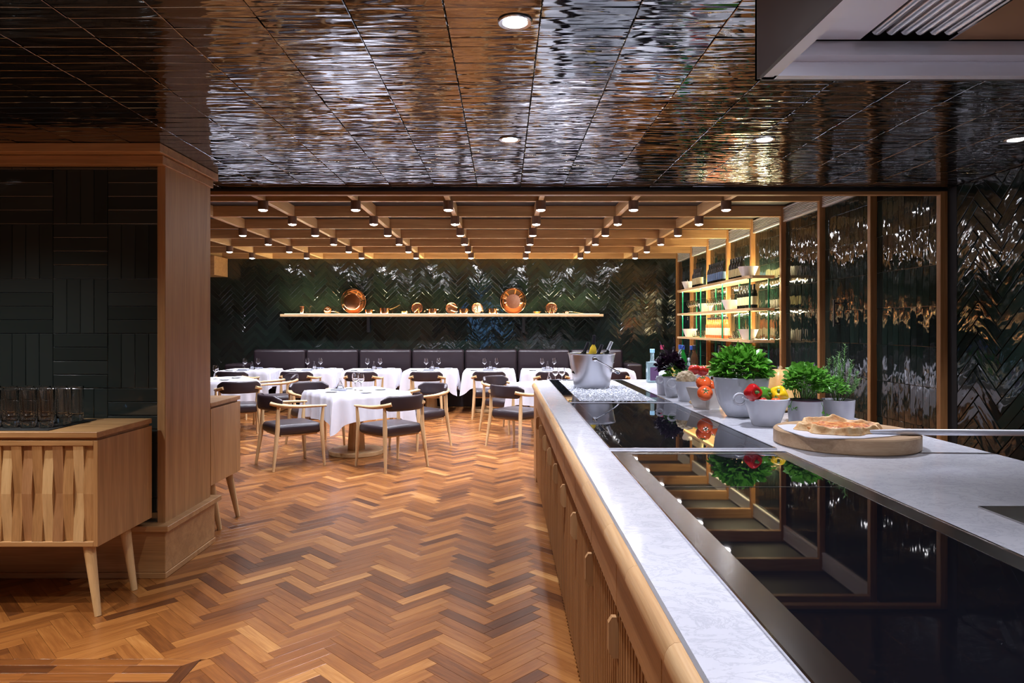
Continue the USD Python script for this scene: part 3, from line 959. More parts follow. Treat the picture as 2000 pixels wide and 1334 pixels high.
for _ in range(2600):
    m = cb.copy()
    m.apply_scale([rng.uniform(0.008, 0.02), rng.uniform(0.008, 0.02), rng.uniform(0.006, 0.014)])
    m.apply_transform(trimesh.transformations.euler_matrix(rng.uniform(0, 6), rng.uniform(0, 6), rng.uniform(0, 6)))
    px_, py_ = rng.uniform(0.60, 1.16), rng.uniform(5.27, 7.27)
    m.apply_translation((px_, py_, H + 0.0 + rng.uniform(-0.004, 0.006)))
    chunks.append(m)
ice = obj('crushed_ice', cat([trimesh.Trimesh(V, np.vstack([q[:, [0, 1, 2]], q[:, [0, 2, 3]]]), process=False)] + chunks), ice_mat, None, smooth=False)
tag(ice, 'bed of crushed ice in the sunken well around the bucket', 'ice', kind='stuff')
st = thing('steel_sink', 'steel framed black glass unit at the right edge of the counter', 'hob')
obj('frame', prism(sbox(1.50, 0.6, 2.15, 2.16).difference(sbox(1.59, 0.6, 2.08, 2.08)), H + 0.0005, H + 0.006), steel_frame, st, smooth=False)
obj('glass_plate', bx(1.5902, 2.0798, 0.6, 2.0798, H + 0.0005, H + 0.005), hob_glass, st, smooth=False)

# ================================================================== SIDEBOARDS
def sideboard(label, loc, rotz, slats=True, width=2.3):
    """Local frame: right end at x = 0, front face at y = 0 looking to -y, body to +y."""
    t = thing('sideboard', label, 'sideboard', loc, rotz)
    D = 0.545
    obj('top', bx(-width, 0.0, -0.004, D, 0.930, 0.959, 0.002), oak['x'], t)
    obj('recess', bx(-width + 0.02, -0.014, 0.012, D - 0.005, 0.915, 0.930), rich['x'], t, smooth=False)
    obj('side_panel', bx(-0.023, 0.0, 0.0, D, 0.365, 0.915, 0.0015), oak['z'], t)
    obj('side_panel', bx(-width, -width + 0.023, 0.0, D, 0.365, 0.915, 0.0015), oak['z'], t)
    obj('top_rail', bx(-width + 0.0235, -0.0235, 0.0, D, 0.888, 0.915, 0.0015), oak['x'], t)
    obj('bottom_rail', bx(-width + 0.0235, -0.0235, 0.0, D, 0.365, 0.390, 0.0015), oak['x'], t)
    obj('back_panel', bx(-width + 0.0235, -0.0235, 0.06, D, 0.390, 0.888), rich['x'], t, smooth=False)
    n = int((width - 0.05) / 0.0535)
    z0, zm, z1 = 0.391, 0.637, 0.887
    for i in range(n if slats else 0):
        xr = -0.0245 - i * 0.0535
        xl = xr - 0.0525
        out, inn = 0.004, 0.021
        a, b = (out, inn) if i % 2 else (inn, out)          # depth of the face at the ends and at mid height
        bul = 0.002
        V, F = [], []
        for z, yv in ((z0, a), (zm, b), (z1, a)):
            V += [(xl, 0.062, z), (xr, 0.062, z), (xr, yv, z), (xl, yv, z)]
        for k in (0, 4):
            for c in range(4):
                e = (c + 1) % 4
                F += [(k + c, k + e, k + 4 + e), (k + c, k + 4 + e, k + 4 + c)]
        F += [(0, 2, 1), (0, 3, 2), (8, 9, 10), (8, 10, 11)]
        m = trimesh.Trimesh(V, F, process=False)
        if m.volume < 0:
            m.invert()
        obj('slat', m, (oak, pale, oak, slat_dark, pale, oak, slat_dark)[i % 7]['z'], t, smooth=False)
    for sx in (-1, 1):
        for sy in (0, 1):
            xt, xb = (-0.075, -0.010) if sx > 0 else (-width + 0.075, -width + 0.010)
            yt, yb = (0.06, 0.02) if sy == 0 else (D - 0.06, D - 0.13)
            yb = 0.02 if sy == 0 else D - 0.175
            yt = 0.05 if sy == 0 else D - 0.16
            obj('leg', tube([(xt, yt, 0.364), (xb, yb, 0.0)], [0.030, 0.0165], 16), pale['z'], t)
    return t


sb1 = sideboard('oak sideboard with twisted slat front, standing before the tiled partition', (-2.103, 3.535, 0), 0, True, 2.3)
sb2 = sideboard('oak sideboard behind the partition, seen from its plain end', (-2.10 - 1.9, 5.44, 0), 180, True, 1.9)
tray = obj('serving_mat', bx(-4.2, -2.385, 3.575, 4.0, 0.9595, 0.9635, 0.001), black_mat)
tag(tray, 'flat black mat under the tall glasses on the sideboard', 'mat')


def make_tumbler(label, loc, rotz, group):
    t = thing('tumbler', label, 'glass', loc, rotz, group)
    obj('bowl', lathe([(0, 0.0), (0.030, 0.0), (0.035, 0.006), (0.038, 0.03), (0.0385, 0.20), (0.0365, 0.20), (0.0355, 0.05), (0.03, 0.035), (0, 0.032)], 28), glass, t, smooth=40)
    return t


tum = Kind(make_tumbler)
for r, (y, n) in enumerate(((3.67, 5), (3.80, 5), (3.93, 6))):
    for c in range(n):
        tum(f'tall clear glass tumbler in the {["front", "middle", "back"][r]} row on the sideboard, {ordinal(c)} from the right',
            (-2.462 + 0.015 * (r == 1) - 0.02 * (r == 2) * 0 - c * 0.096, y, 0.9637), 0, 'tall glasses on the sideboard')

# ================================================================== DINING FURNITURE
def make_chair(label, loc, rotz, group):
    t = thing('dining_chair', label, 'chair', loc, rotz, group)
    seat = rbox((-0.262, -0.235, 0.362), (0.262, 0.255, 0.470), 0.042, 4, bulge=(2, 0.012))
    v = np.array(seat.vertices)
    v[:, 0] *= 1 - 0.10 * np.clip((0.1 - v[:, 1]) / 0.35, 0, 1)
    seat.vertices = v
    obj('seat', seat, leather, t, smooth=60)
    obj('seat_frame', bx(-0.225, 0.225, -0.19, 0.215, 0.345, 0.37, 0.004), pale['x'], t)
    for s in (-1, 1):
        obj('leg', tube([(s * 0.272, 0.275, 0.0), (s * 0.264, 0.255, 0.30), (s * 0.262, 0.245, 0.44), (s * 0.272, 0.262, 0.655)], [0.0135, 0.0215, 0.0225, 0.014], 12), pale['z'], t)
        obj('leg', tube([(s * 0.272, -0.285, 0.0), (s * 0.250, -0.245, 0.30), (s * 0.240, -0.228, 0.44), (s * 0.243, -0.225, 0.67)], [0.0135, 0.0225, 0.0245, 0.016], 12), pale['z'], t)
        arm = bez([(s * 0.272, 0.295, 0.652), (s * 0.279, 0.15, 0.657), (s * 0.282, 0.0, 0.661), (s * 0.272, -0.13, 0.672), (s * 0.245, -0.225, 0.688), (s * 0.195, -0.285, 0.705)], 6)
        u = np.linspace(0, 1, len(arm))
        ra = 0.0155 + 0.016 * np.clip(u * 1.6, 0, 1)
        rb = 0.0125 + 0.010 * np.clip(u * 1.5, 0, 1)
        obj('armrest', tube(arm, np.c_[ra, rb], 12, flat=((0, 0, 1), 1)), pale['y'], t, smooth=60)
    # padded wrap-around backrest with tapered ends
    us = np.linspace(-1, 1, 33)
    V, F, n = [], [], 16
    for u in us:
        x = 0.262 * math.sin(u * 1.12) / math.sin(1.12)
        y = -0.318 + 0.135 * (1 - math.cos(u * 1.12)) / (1 - math.cos(1.12))
        hh = 0.080 * (1.0 if abs(u) < 0.72 else 1 - 0.62 * (abs(u) - 0.72) / 0.28)
        th = 0.026 * (1 if abs(u) < 0.85 else 1 - 0.45 * (abs(u) - 0.85) / 0.15)
        nx, ny = math.sin(-u * 0.9), math.cos(u * 0.9)
        for k in range(n):
            w = 2 * PI * k / n
            cz, cn = math.sin(w), math.cos(w)
            cz = math.copysign(abs(cz) ** 0.55, cz)
            cn = math.copysign(abs(cn) ** 0.55, cn)
            lean = -0.05 * cz * hh
            V.append((x + nx * cn * th, y + ny * cn * th + lean, 0.708 + cz * hh))
    m = len(us)
    for i in range(m - 1):
        for k in range(n):
            k2 = (k + 1) % n
            F += [(i * n + k, i * n + k2, (i + 1) * n + k2), (i * n + k, (i + 1) * n + k2, (i + 1) * n + k)]
    V += [tuple(np.mean(V[:n], 0)), tuple(np.mean(V[(m - 1) * n:m * n], 0))]
    for k in range(n):
        k2 = (k + 1) % n
        F += [(m * n, k2, k), (m * n + 1, (m - 1) * n + k, (m - 1) * n + k2)]
    bk = trimesh.Trimesh(V, F, process=False)
    if bk.volume < 0:
        bk.invert()
    obj('backrest', bk, leather, t, smooth=50)
    return t


chair = Kind(make_chair)
DARK = 'dark leather oak armchair'
for lb, x, y, a, g in (
        (DARK + ' at the front left of the middle table', -2.337, 7.48, 38, 'middle'),
        (DARK + ' at the front right of the middle table, back to the viewer', -1.216, 7.40, 134, 'middle'),
        (DARK + ' behind the middle table on its left', -2.42, 8.76, -51, 'middle'),
        (DARK + ' behind the middle table on its right', -1.06, 8.64, 227, 'middle'),
        (DARK + ' beyond the sideboard, back to the viewer at the left table', -3.62, 9.30, 115, 'left'),
        (DARK + ' to the right of the left table, facing left', -3.50, 10.45, 208, 'left'),
        (DARK + ' just left of the counter end, back to the viewer', 0.167, 8.68, 50, 'right'),
        (DARK + ' behind the one next to the counter end', 0.04, 9.95, -40, 'right')):
    chair(lb, (x, y, 0), a - 90, 'armchairs around the dining tables')
TX = [-4.58, -3.45, -2.37, -1.31, -0.26, 0.78, 1.83]
CH = [-4.45, -3.40, -2.33, -1.27, -0.24, 0.79, 1.78]
TY = 12.33
for i, x in enumerate(CH):
    chair(f'{DARK} in the row at the banquette, {ordinal(i)} from the left', (x, 11.36 + 0.03 * math.sin(i * 2), 0), 4 * math.sin(i * 3.1), 'armchairs in the row facing the banquette')


def make_table(label, loc, rotz, group):
    t = thing('dining_table', label, 'table', loc, rotz, group)
    obj('tabletop', bx(-0.43, 0.43, -0.43, 0.43, 0.715, 0.740, 0.004), oak['x'], t)
    obj('pedestal', lathe([(0, 0.05), (0.108, 0.05), (0.108, 0.10), (0.085, 0.40), (0.092, 0.66), (0.16, 0.714), (0, 0.714)], 8), pale['z'], t, smooth=False)
    obj('foot', lathe([(0, 0.0), (0.318, 0.0), (0.322, 0.006), (0.322, 0.044), (0.312, 0.05), (0, 0.05)], 48), pale['x'], t)
    return t


table = Kind(make_table)


def cloth_mesh(half, drop, seed, zt=0.7435):
    """A square cloth over a table: flat top, hem lower at the corners, folds gathering below them."""
    r = random.Random(seed)
    per, rad = [], 0.03
    ns = 56
    for side in range(4):
        a = side * PI / 2
        c, s = math.cos(a), math.sin(a)
        for k in range(ns):
            f = -1 + 2 * k / ns
            per.append(((c * half - s * half * f), (s * half + c * half * f), a, f))
    n = len(per)
    rows = 11
    V = [(0, 0, zt)]
    ph = [r.uniform(0, 6.28) for _ in range(8)]
    rings = []
    for q in (0.5, 0.9, 0.985):
        for x, y, a, f in per:
            rings.append((x * q, y * q, zt + (0.0 if q < 0.95 else -0.001)))
    V += rings
    for row in range(1, rows + 1):
        g = row / rows
        for i, (x, y, a, f) in enumerate(per):
            corner = math.exp(-((1 - abs(f)) / 0.20) ** 2)
            d = drop * (1 + 0.42 * corner) * (1 + 0.03 * math.sin(3 * f + ph[int(a / (PI / 2) + 0.1) % 4]))
            # folds: one deep on either side of each corner, soft ones along the edge
            s_ = (1 - abs(f))
            fold = 0.036 * corner + 0.032 * math.cos(s_ * 17.5) * math.exp(-s_ * 1.5) + 0.009 * math.sin(f * 11 + ph[4] + a * 2)
            out = 0.006 + (g ** 0.75) * (0.012 + fold)
            nx, ny = math.cos(a), math.sin(a)
            # at the corners the cloth leaves along the diagonal
            dx, dy = x / half, y / half
            m = corner
            ox, oy = nx * (1 - m) + dx * m * 0.75, ny * (1 - m) + dy * m * 0.75
            tw = 0.022 * corner * g * (1 if f > 0 else -1) * 0
            ease = min(1.0, g * 2.4)
            V.append((x + ox * out, y + oy * out, zt - 0.004 - d * g if g > 0.05 else zt - d * g))
    F = []
    for i in range(n):
        F.append((0, 1 + i, 1 + (i + 1) % n))
    total = 3 + rows
    for k in range(total - 1):
        b0, b1 = 1 + k * n, 1 + (k + 1) * n
        for i in range(n):
            j = (i + 1) % n
            F += [(b0 + i, b1 + i, b1 + j), (b0 + i, b1 + j, b0 + j)]
    m = trimesh.Trimesh(V, F, process=False)
    # give it thickness
    v, f = np.array(m.vertices), np.array(m.faces)
    nrm = m.vertex_normals
    k = len(v)
    v2 = v - nrm * 0.0022
    last = k - n
    rim = []
    for i in range(n):
        a, b = last + i, last + (i + 1) % n
        rim += [(a, k + a, k + b), (a, k + b, b)]
    return trimesh.Trimesh(np.vstack([v, v2]), np.vstack([f, f[:, ::-1] + k, np.array(rim)]), process=False)


def make_wineglass(label, loc, rotz, group):
    t = thing('wine_glass', label, 'wine glass', loc, rotz, group)
    obj('bowl', lathe([(0.0, 0.088), (0.006, 0.088), (0.022, 0.105), (0.041, 0.128), (0.0405, 0.16), (0.034, 0.205), (0.0325, 0.205), (0.0385, 0.16), (0.039, 0.13), (0.02, 0.108), (0.0, 0.094)], 20), glass, t, smooth=50)
    obj('stem', lathe([(0, 0.004), (0.006, 0.005), (0.0036, 0.02), (0.0036, 0.075), (0.006, 0.088), (0, 0.088)], 10), glass, t, smooth=50)
    obj('foot', lathe([(0, 0.0), (0.034, 0.0), (0.034, 0.002), (0.006, 0.005), (0, 0.005)], 20), glass, t, smooth=30)
    return t


def make_carafe(label, loc, rotz, group):
    t = thing('oil_carafe', label, 'carafe', loc, rotz, group)
    obj('body', lathe([(0, 0.0), (0.052, 0.0), (0.055, 0.006), (0.012, 0.105), (0.010, 0.135), (0.014, 0.145), (0.012, 0.145), (0.008, 0.135), (0.009, 0.105), (0.049, 0.010), (0, 0.008)], 20), glass, t, smooth=40)
    obj('oil', lathe([(0, 0.0085), (0.047, 0.0105), (0.028, 0.055), (0, 0.055)], 16), plain_oil, t, smooth=40)
    return t


plain_oil = plain('water_tint', (0.75, 0.76, 0.82), 0.05, transmission_weight=0.6, ior=1.33)


def make_napkin(label, loc, rotz, group):
    t = thing('folded_napkin', label, 'napkin', loc, rotz, group)
    V = [(-0.10, -0.05, 0), (0.10, -0.05, 0), (0.10, 0.05, 0), (-0.10, 0.05, 0), (-0.085, -0.045, 0.012), (0.09, -0.045, 0.016), (0.09, 0.045, 0.016), (-0.085, 0.045, 0.012)]
    m = trimesh.Trimesh(V).convex_hull
    obj('fold', m, napkin_mat, t)
    m2 = bx(-0.08, 0.085, -0.038, 0.038, 0.0145, 0.022, 0.003)
    obj('fold', m2, napkin_mat, t)
    return t


def make_plate(label, loc, rotz, group):
    t = thing('side_plate', label, 'plate', loc, rotz, group)
    obj('dish', lathe([(0, 0.0), (0.045, 0.0), (0.05, 0.003), (0.080, 0.010), (0.080, 0.012), (0.05, 0.006), (0, 0.005)], 28), china, t, smooth=40)
    obj('rim_band', lathe([(0.074, 0.0105), (0.0795, 0.0125), (0.0805, 0.0125), (0.0805, 0.0115)], 28), steel_dark, t, smooth=40)
    return t


wine, carafe, napkin, plate = Kind(make_wineglass), Kind(make_carafe), Kind(make_napkin), Kind(make_plate)
ZT = 0.7445


def lay_table(where, x, y, rot, half, drop, seed, items):
    table(f'pedestal dining table under a white cloth, {where}', (x, y, 0), rot, 'pedestal dining tables')
    t = thing('tablecloth', f'white linen tablecloth on the {where}', 'tablecloth', (x, y, 0), rot, 'white tablecloths')
    obj('cloth', cloth_mesh(half, drop, seed), cloth, t, smooth=50)
    ca, sa = math.cos(math.radians(rot)), math.sin(math.radians(rot))
    P = lambda u, v: (x + u * ca - v * sa, y + u * sa + v * ca, ZT)
    for kind, u, v, lb in items:
        kind(f'{lb} on the {where}', P(u, v), rng.uniform(-12, 12), None)


PLACES = [f'{ordinal(i)} banquette table from the left' for i in range(7)]
for i, x in enumerate(TX):
    lay_table(PLACES[i], x, TY, 0, 0.445, 0.30, 20 + i, [
        (wine, -0.09, -0.02, 'left wine glass'), (wine, 0.13, 0.03, 'right wine glass'), (carafe, 0.015, 0.05, 'conical glass oil carafe'),
        (plate, -0.27, -0.28, 'near side plate'), (plate, 0.29, 0.25, 'far side plate'), (napkin, -0.02, -0.30, 'near folded napkin'), (napkin, 0.02, 0.30, 'far folded napkin')])
lay_table('middle dining table', -1.763, 8.16, 36, 0.475, 0.29, 3, [
    (wine, 0.03, 0.10, 'left wine glass'), (wine, 0.06, 0.00, 'right wine glass'), (carafe, -0.12, 0.20, 'conical glass oil carafe'),
    (plate, -0.30, 0.02, 'left side plate'), (plate, 0.31, -0.02, 'right side plate'), (plate, -0.02, -0.31, 'near side plate'), (plate, 0.02, 0.31, 'far side plate'),
    (napkin, -0.18, 0.12, 'grey folded napkin')])
lay_table('left dining table behind the sideboard', -4.22, 10.05, 34, 0.475, 0.29, 4, [
    (wine, -0.02, 0.0, 'left wine glass'), (plate, 0.28, 0.05, 'right side plate'), (plate, 0.05, -0.28, 'near side plate')])
lay_table('right dining table behind the counter end', 0.75, 9.38, 40, 0.475, 0.29, 5, [
    (wine, -0.04, 0.02, 'left wine glass'), (wine, 0.02, -0.05, 'right wine glass'), (carafe, -0.12, 0.06, 'conical glass oil carafe'), (plate, -0.30, 0.04, 'left side plate')])

# banquette along the back wall
bq = thing('banquette', 'long dark leather banquette along the back wall', 'banquette')
x0, cw = -4.89, 1.031
obj('base', bx(x0 - 0.4, x0 + 7 * cw + 0.33, 12.95, 13.50, 0.0, 0.30, 0.01), plain('leather_plinth', (0.012, 0.009, 0.012), 0.5), bq)
for i in range(7):
    a, b = x0 + i * cw + 0.006, x0 + (i + 1) * cw - 0.006
    obj('seat_cushion', rbox((a, 12.86, 0.302), (b, 13.36, 0.47), 0.05, 4, bulge=(2, 0.015)), leather, bq, smooth=60)
    obj('back_cushion', rbox((a, 13.28, 0.475), (b, 13.50, 1.072), 0.055, 4, bulge=(1, 0.02)), leather, bq, smooth=60)
obj('arm', rbox((x0 - 0.40, 12.9, 0.0), (x0 - 0.005, 13.50, 0.81), 0.045, 4), leather, bq, smooth=60)
obj('arm', rbox((x0 + 7 * cw + 0.005, 12.95, 0.0), (x0 + 7 * cw + 0.31, 13.50, 0.81), 0.045, 4), leather, bq, smooth=60)

# ================================================================== COPPER SHELF ON THE BACK WALL
SH = 1.765
cs = thing('wall_shelf', 'long slim oak shelf holding copper pans on the back wall', 'shelf')
obj('board', bx(-4.33, 1.93, 13.20, 13.535, SH - 0.052, SH, 0.006), pale['x'], cs)
obj('bracket', bx(-2.70, -2.64, 13.44, 13.535, SH - 0.36, SH - 0.053, 0.004), black_metal, cs)
obj('bracket', bx(0.36, 0.42, 13.44, 13.535, SH - 0.36, SH - 0.053, 0.004), black_metal, cs)
obj('light_strip', bx(-4.25, 1.85, 13.222, 13.232, SH + 0.0005, SH + 0.004), led_glow, cs, smooth=False)
k = 13.32 / 1333


def shelf_x(px):
    return (px - 984) * k


SY = 13.32
def hollow(r0, r1, h, t=0.004, n=28, foot=0.01):
    return lathe([(0, 0), (r0 - foot * 0.5, 0), (r0, foot), (r1, h), (r1 - t, h), (r0 - t, foot + t), (0, t)], n)


c1 = thing('copper_beaker', 'tall copper beaker at the left end of the pan shelf', 'beaker', (shelf_x(590), SY, SH + 0.001))
obj('body', hollow(0.038, 0.046, 0.15), copper, c1)
obj('lip', lathe([(0.046, 0.146), (0.050, 0.150), (0.046, 0.153), (0.043, 0.150)], 24, closed=True), copper, c1)
c2 = thing('copper_ladle', 'copper ladle lying with its bowl to the left of the large left pan', 'ladle', (shelf_x(640), SY, SH + 0.001))
m = trimesh.creation.icosphere(3, 0.078); m.apply_scale((1, 1, 1)); m.apply_translation((0, 0, 0.078))
obj('bowl', m, copper, c2, smooth=True)
obj('handle', tube(bez([(0.06, 0, 0.05), (0.14, 0, 0.045), (0.26, 0, 0.012)], 5), 0.007, 8), brass, c2)


def disc_bowl(name, label, px, R, rin):
    t = thing(name, label, 'copper bowl', (shelf_x(px), SY + 0.03, SH + R + 0.001))
    rot = trimesh.transformations.rotation_matrix(math.radians(96), (1, 0, 0))
    a = lathe([(0, 0.02), (rin * 0.93, 0.02), (rin, 0.012), (rin * 1.02, -0.01), (R * 0.82, -0.045), (R * 0.97, -0.10), (R, -0.115), (R, -0.119), (R * 0.965, -0.105), (R * 0.8, -0.052), (rin * 0.98, -0.016), (0, 0.014)], 64)
    a.apply_transform(rot)
    obj('bowl', a, copper, t, smooth=35)
    b = lathe([(R - 0.004, -0.120), (R + 0.005, -0.122), (R + 0.006, -0.113), (R - 0.002, -0.112)], 64, closed=True)
    b.apply_transform(rot)
    obj('rolled_rim', b, copper, t)
    return t


disc_bowl('copper_basin', 'large round copper basin standing upright, left of centre on the shelf', 687, 0.242, 0.165)
disc_bowl('copper_basin', 'large round copper basin standing upright, right of centre on the shelf', 1002.5, 0.250, 0.150)


def pan(name, label, px, r, h, handle=None, ears=0, m_=copper, spout=False):
    t = thing(name, label, 'pan', (shelf_x(px), SY, SH + 0.001))
    obj('body', hollow(r * 0.98, r, h), m_, t)
    if handle:
        dx, dz, L = handle
        obj('handle', tube(bez([(r * dx, 0, h * 0.82), (dx * (r + L * 0.4), 0, h * 0.82 + dz * 0.3), (dx * (r + L), 0, h * 0.82 + dz)], 5), np.linspace(0.009, 0.007, 11), 8, flat=((0, 1, 0), 0.6)), brass, t)
    for s in ([-1, 1] if ears == 2 else [1] if ears == 1 else []):
        obj('ear', tube(bez([(s * r * 0.98, -0.02, h * 0.8), (s * (r + 0.028), -0.012, h * 0.86), (s * (r + 0.03), 0.012, h * 0.86), (s * r * 0.98, 0.02, h * 0.8)], 5), 0.005, 8), brass, t)
    return t


pan('copper_mug', 'small squat copper mug to the right of the left basin', 721, 0.078, 0.085, ears=1)
pan('copper_saucepan', 'copper saucepan whose handle rises to the right', 751.5, 0.098, 0.115, handle=(1, 0.085, 0.20))
pan('brass_tin', 'flat brass tin between the saucepan and an upright lid', 790, 0.068, 0.055, m_=brass)
pan('copper_casserole', 'copper casserole with two ears in the middle of the shelf', 845, 0.088, 0.105, ears=2)
pan('copper_pot', 'plain copper pot beside the tilted frying pan', 906, 0.094, 0.105)
pan('copper_casserole', 'straight copper pot just left of the right basin', 962, 0.085, 0.105, ears=1)
t = thing('brass_bowl', 'small shallow brass bowl right of the right basin', 'bowl', (shelf_x(1049), SY, SH + 0.001))
obj('body', hollow(0.04, 0.078, 0.048), brass, t)
obj('foot', lathe([(0.03, 0.0), (0.042, 0.0), (0.04, 0.008), (0.03, 0.008)], 20, closed=True), brass, t)


def disc_pan(name, label, px, r, bars):
    t = thing(name, label, 'pan', (shelf_x(px), SY, SH + r + 0.003))
    a = lathe([(0, -0.002), (r - 0.012, -0.002), (r, 0.022), (r - 0.004, 0.022), (r - 0.015, 0.003), (0, 0.003)], 40)
    rot = trimesh.transformations.rotation_matrix(math.radians(82), (1, 0, 0))
    a.apply_transform(rot)
    obj('dish', a, copper, t)
    for x0_, z0_, x1_, z1_ in bars:
        obj('handle', tube([(x0_ * r, -0.035, z0_ * r), (x1_ * r, -0.03, z1_ * r)], 0.007, 8), brass, t)
    return t


disc_pan('round_copper_pan', 'round copper lid standing upright near the shelf middle, left one', 815, 0.112, [(-0.5, -0.75, 0.1, -0.1), (0.25, 0.2, 0.35, -0.85)])
disc_pan('copper_frying_pan', 'tilted round copper frying pan leaning beside a saucepan', 882, 0.112, [(-0.35, 0.75, 1.0, 0.1), (-0.1, -0.35, 0.9, -0.7)])
disc_pan('round_copper_pan', 'round copper lid standing upright left of the right basin', 932, 0.108, [(0.05, 0.6, 0.08, -0.8), (-0.5, -0.2, 0.0, -0.7)])
disc_pan('round_copper_pan', 'round copper lid standing upright near the right end', 1077, 0.112, [(-0.2, 0.0, -0.35, -0.85), (0.25, 0.0, 0.4, -0.85)])
t = thing('copper_ladle', 'small copper ladle with a long handle at the right end of the shelf', 'ladle', (shelf_x(1107), SY, SH + 0.001))
m = trimesh.creation.icosphere(3, 0.036); m.apply_scale((1.15, 1, 0.9)); m.apply_translation((0, 0, 0.033))
obj('bowl', m, copper, t, smooth=True)
obj('handle', tube(bez([(0.02, 0, 0.05), (0.12, 0, 0.04), (0.34, 0, 0.012)], 5), 0.006, 8), brass, t)
rect_light('shelf_led', (-1.2, 13.228, SH + 0.008), 6.1, 0.012, 30.0, (1.0, 0.78, 0.42), rot=(180, 0, 0))

# ================================================================== OPEN SHELVES ON THE RIGHT
rack = thing('open_rack', 'three-tier oak shelf rack on green rods along the right wall', 'shelf rack')
RX0, RX1, RY0, RY1 = 3.06, 3.385, 8.53, 12.05
ZS = [1.345, 1.748, 2.155]
rp = Polygon([(RX0 + 0.05, RY0), (RX1, RY0), (RX1, RY1), (RX0, RY1), (RX0, RY0 + 0.05), (RX0 + 0.015, RY0 + 0.015)])
for z in ZS:
    obj('shelf_board', prism(rp, z - 0.034, z), pale['y'], rack, smooth=False)
for i, y in enumerate((8.62, 9.70, 10.77, 11.85)):
    for x in (3.105, 3.345):
        obj('rod', cyl(x, y, 0.0, ZS[2] - 0.034, 0.011, 12), green_paint, rack)
        for z in ZS:
            obj('collar', cyl(x, y, z - 0.039, z - 0.034, 0.03, 16), green_paint, rack)
for i, z in enumerate(ZS):
    rect_light(f'rack_led_{i}', (3.372, 10.3, z + 0.008), 0.014, 3.3, (5.0, 5.0, 11.0)[i], WARM, rot=(180, 0, 0))
    if i:
        rect_light(f'rack_front_led_{i}', (3.085, 10.3, z - 0.038), 0.014, 3.3, 7.5, WARM, rot=(0, -50, 0))
    obj('light_strip', bx(3.364, 3.381, 8.65, 11.95, z + 0.0003, z + 0.005), led_glow, rack, smooth=False)


def make_bottle(nm, body, lab, foil, wine_top=None):
    def mk(label, loc, rotz, group):
        t = thing(nm, label, 'bottle', loc, rotz, group)
        obj('body', lathe([(0, 0), (0.034, 0), (0.037, 0.004), (0.037, 0.185), (0.030, 0.215), (0.0155, 0.240), (0.0135, 0.300), (0, 0.300)], 20), body, t, smooth=40)
        obj('paper_label', lathe([(0.0373, 0.045), (0.0376, 0.046), (0.0376, 0.150), (0.0373, 0.151)], 20), lab, t, smooth=40)
        obj('foil', lathe([(0.0158, 0.255), (0.0148, 0.256), (0.0142, 0.298), (0.0158, 0.299), (0.0158, 0.306), (0, 0.307)], 14), foil, t, smooth=40)
        return t
    return Kind(mk)


b_cream = make_bottle('wine_bottle', bottle_dark, label_cream, foil_black)
b_blue = make_bottle('wine_bottle', bottle_dark, label_blue, foil_black)
b_rose = make_bottle('rose_bottle', bottle_rose, label_rose, foil_black)


def make_stem(label, loc, rotz, group):
    t = thing('stem_glass', label, 'wine glass', loc, rotz, group)
    obj('bowl', lathe([(0.0, 0.09), (0.02, 0.10), (0.036, 0.13), (0.033, 0.20), (0.0315, 0.20), (0.034, 0.13), (0.018, 0.104), (0, 0.096)], 14), glass, t, smooth=50)
    obj('stem', lathe([(0, 0), (0.032, 0), (0.032, 0.002), (0.004, 0.006), (0.004, 0.086), (0, 0.09)], 12), glass, t, smooth=40)
    return t


def make_short(label, loc, rotz, group):
    t = thing('short_tumbler', label, 'glass', loc, rotz, group)
    obj('bowl', lathe([(0, 0), (0.030, 0), (0.035, 0.01), (0.038, 0.11), (0.0365, 0.11), (0.033, 0.016), (0, 0.012)], 14), glass, t, smooth=40)
    return t


stemg, shortg = Kind(make_stem), Kind(make_short)


def make_cone_bowl(label, loc, rotz, group):
    t = thing('salad_bowl', label, 'bowl', loc, rotz, group)
    obj('bowl', lathe([(0, 0), (0.070, 0), (0.075, 0.006), (0.128, 0.135), (0.122, 0.135), (0.070, 0.012), (0, 0.010)], 32), bowl_white, t, smooth=40)
    obj('spoon', tube(bez([(0.02, 0.02, 0.05), (0.05, 0.03, 0.13), (0.06, 0.03, 0.165)], 4), 0.005, 8), steel, t)
    return t


cone = Kind(make_cone_bowl)


def at_shelf(px, X):
    return X, X * 1333 / (px - 984)


def row(kind, px0, px1, n, X, z, label, group):
    y0, y1 = X * 1333 / (px0 - 984), X * 1333 / (px1 - 984)
    for i in range(n):
        y = y0 + (y1 - y0) * i / max(n - 1, 1)
        kind(f'{label}, {ordinal(i)} from the left', (X, y, z + 0.0006), rng.uniform(0, 90), group)


BX = 3.15
cone('white conical bowl on the top shelf at its far left end', (3.19, at_shelf(1346, 3.19)[1], ZS[2] + 0.0006), 200)
row(b_cream, 1356, 1369, 6, BX, ZS[2], 'cream-labelled dark wine bottle in the left group on the top shelf', 'left cream-labelled bottles on the top shelf')
row(b_blue, 1386, 1412, 8, BX, ZS[2], 'blue-labelled dark wine bottle on the top shelf', 'blue-labelled bottles on the top shelf')
row(b_cream, 1428, 1448, 5, 3.2, ZS[2], 'cream-labelled dark wine bottle in the right group on the top shelf', 'right cream-labelled bottles on the top shelf')
cone('white conical bowl at the near right end of the top shelf', (3.17, 8.86, ZS[2] + 0.0006), 70)
row(stemg, 1345, 1360, 6, 3.13, ZS[1], 'stemmed glass at the far left of the middle shelf', 'left stemmed glasses on the middle shelf')
cone('white conical bowl on the middle shelf left of the glass row', (3.22, 10.88, ZS[1] + 0.0006), 20)
row(stemg, 1384, 1412, 9, 3.20, ZS[1], 'stemmed glass in the long row on the middle shelf', 'stemmed glass row on the middle shelf')
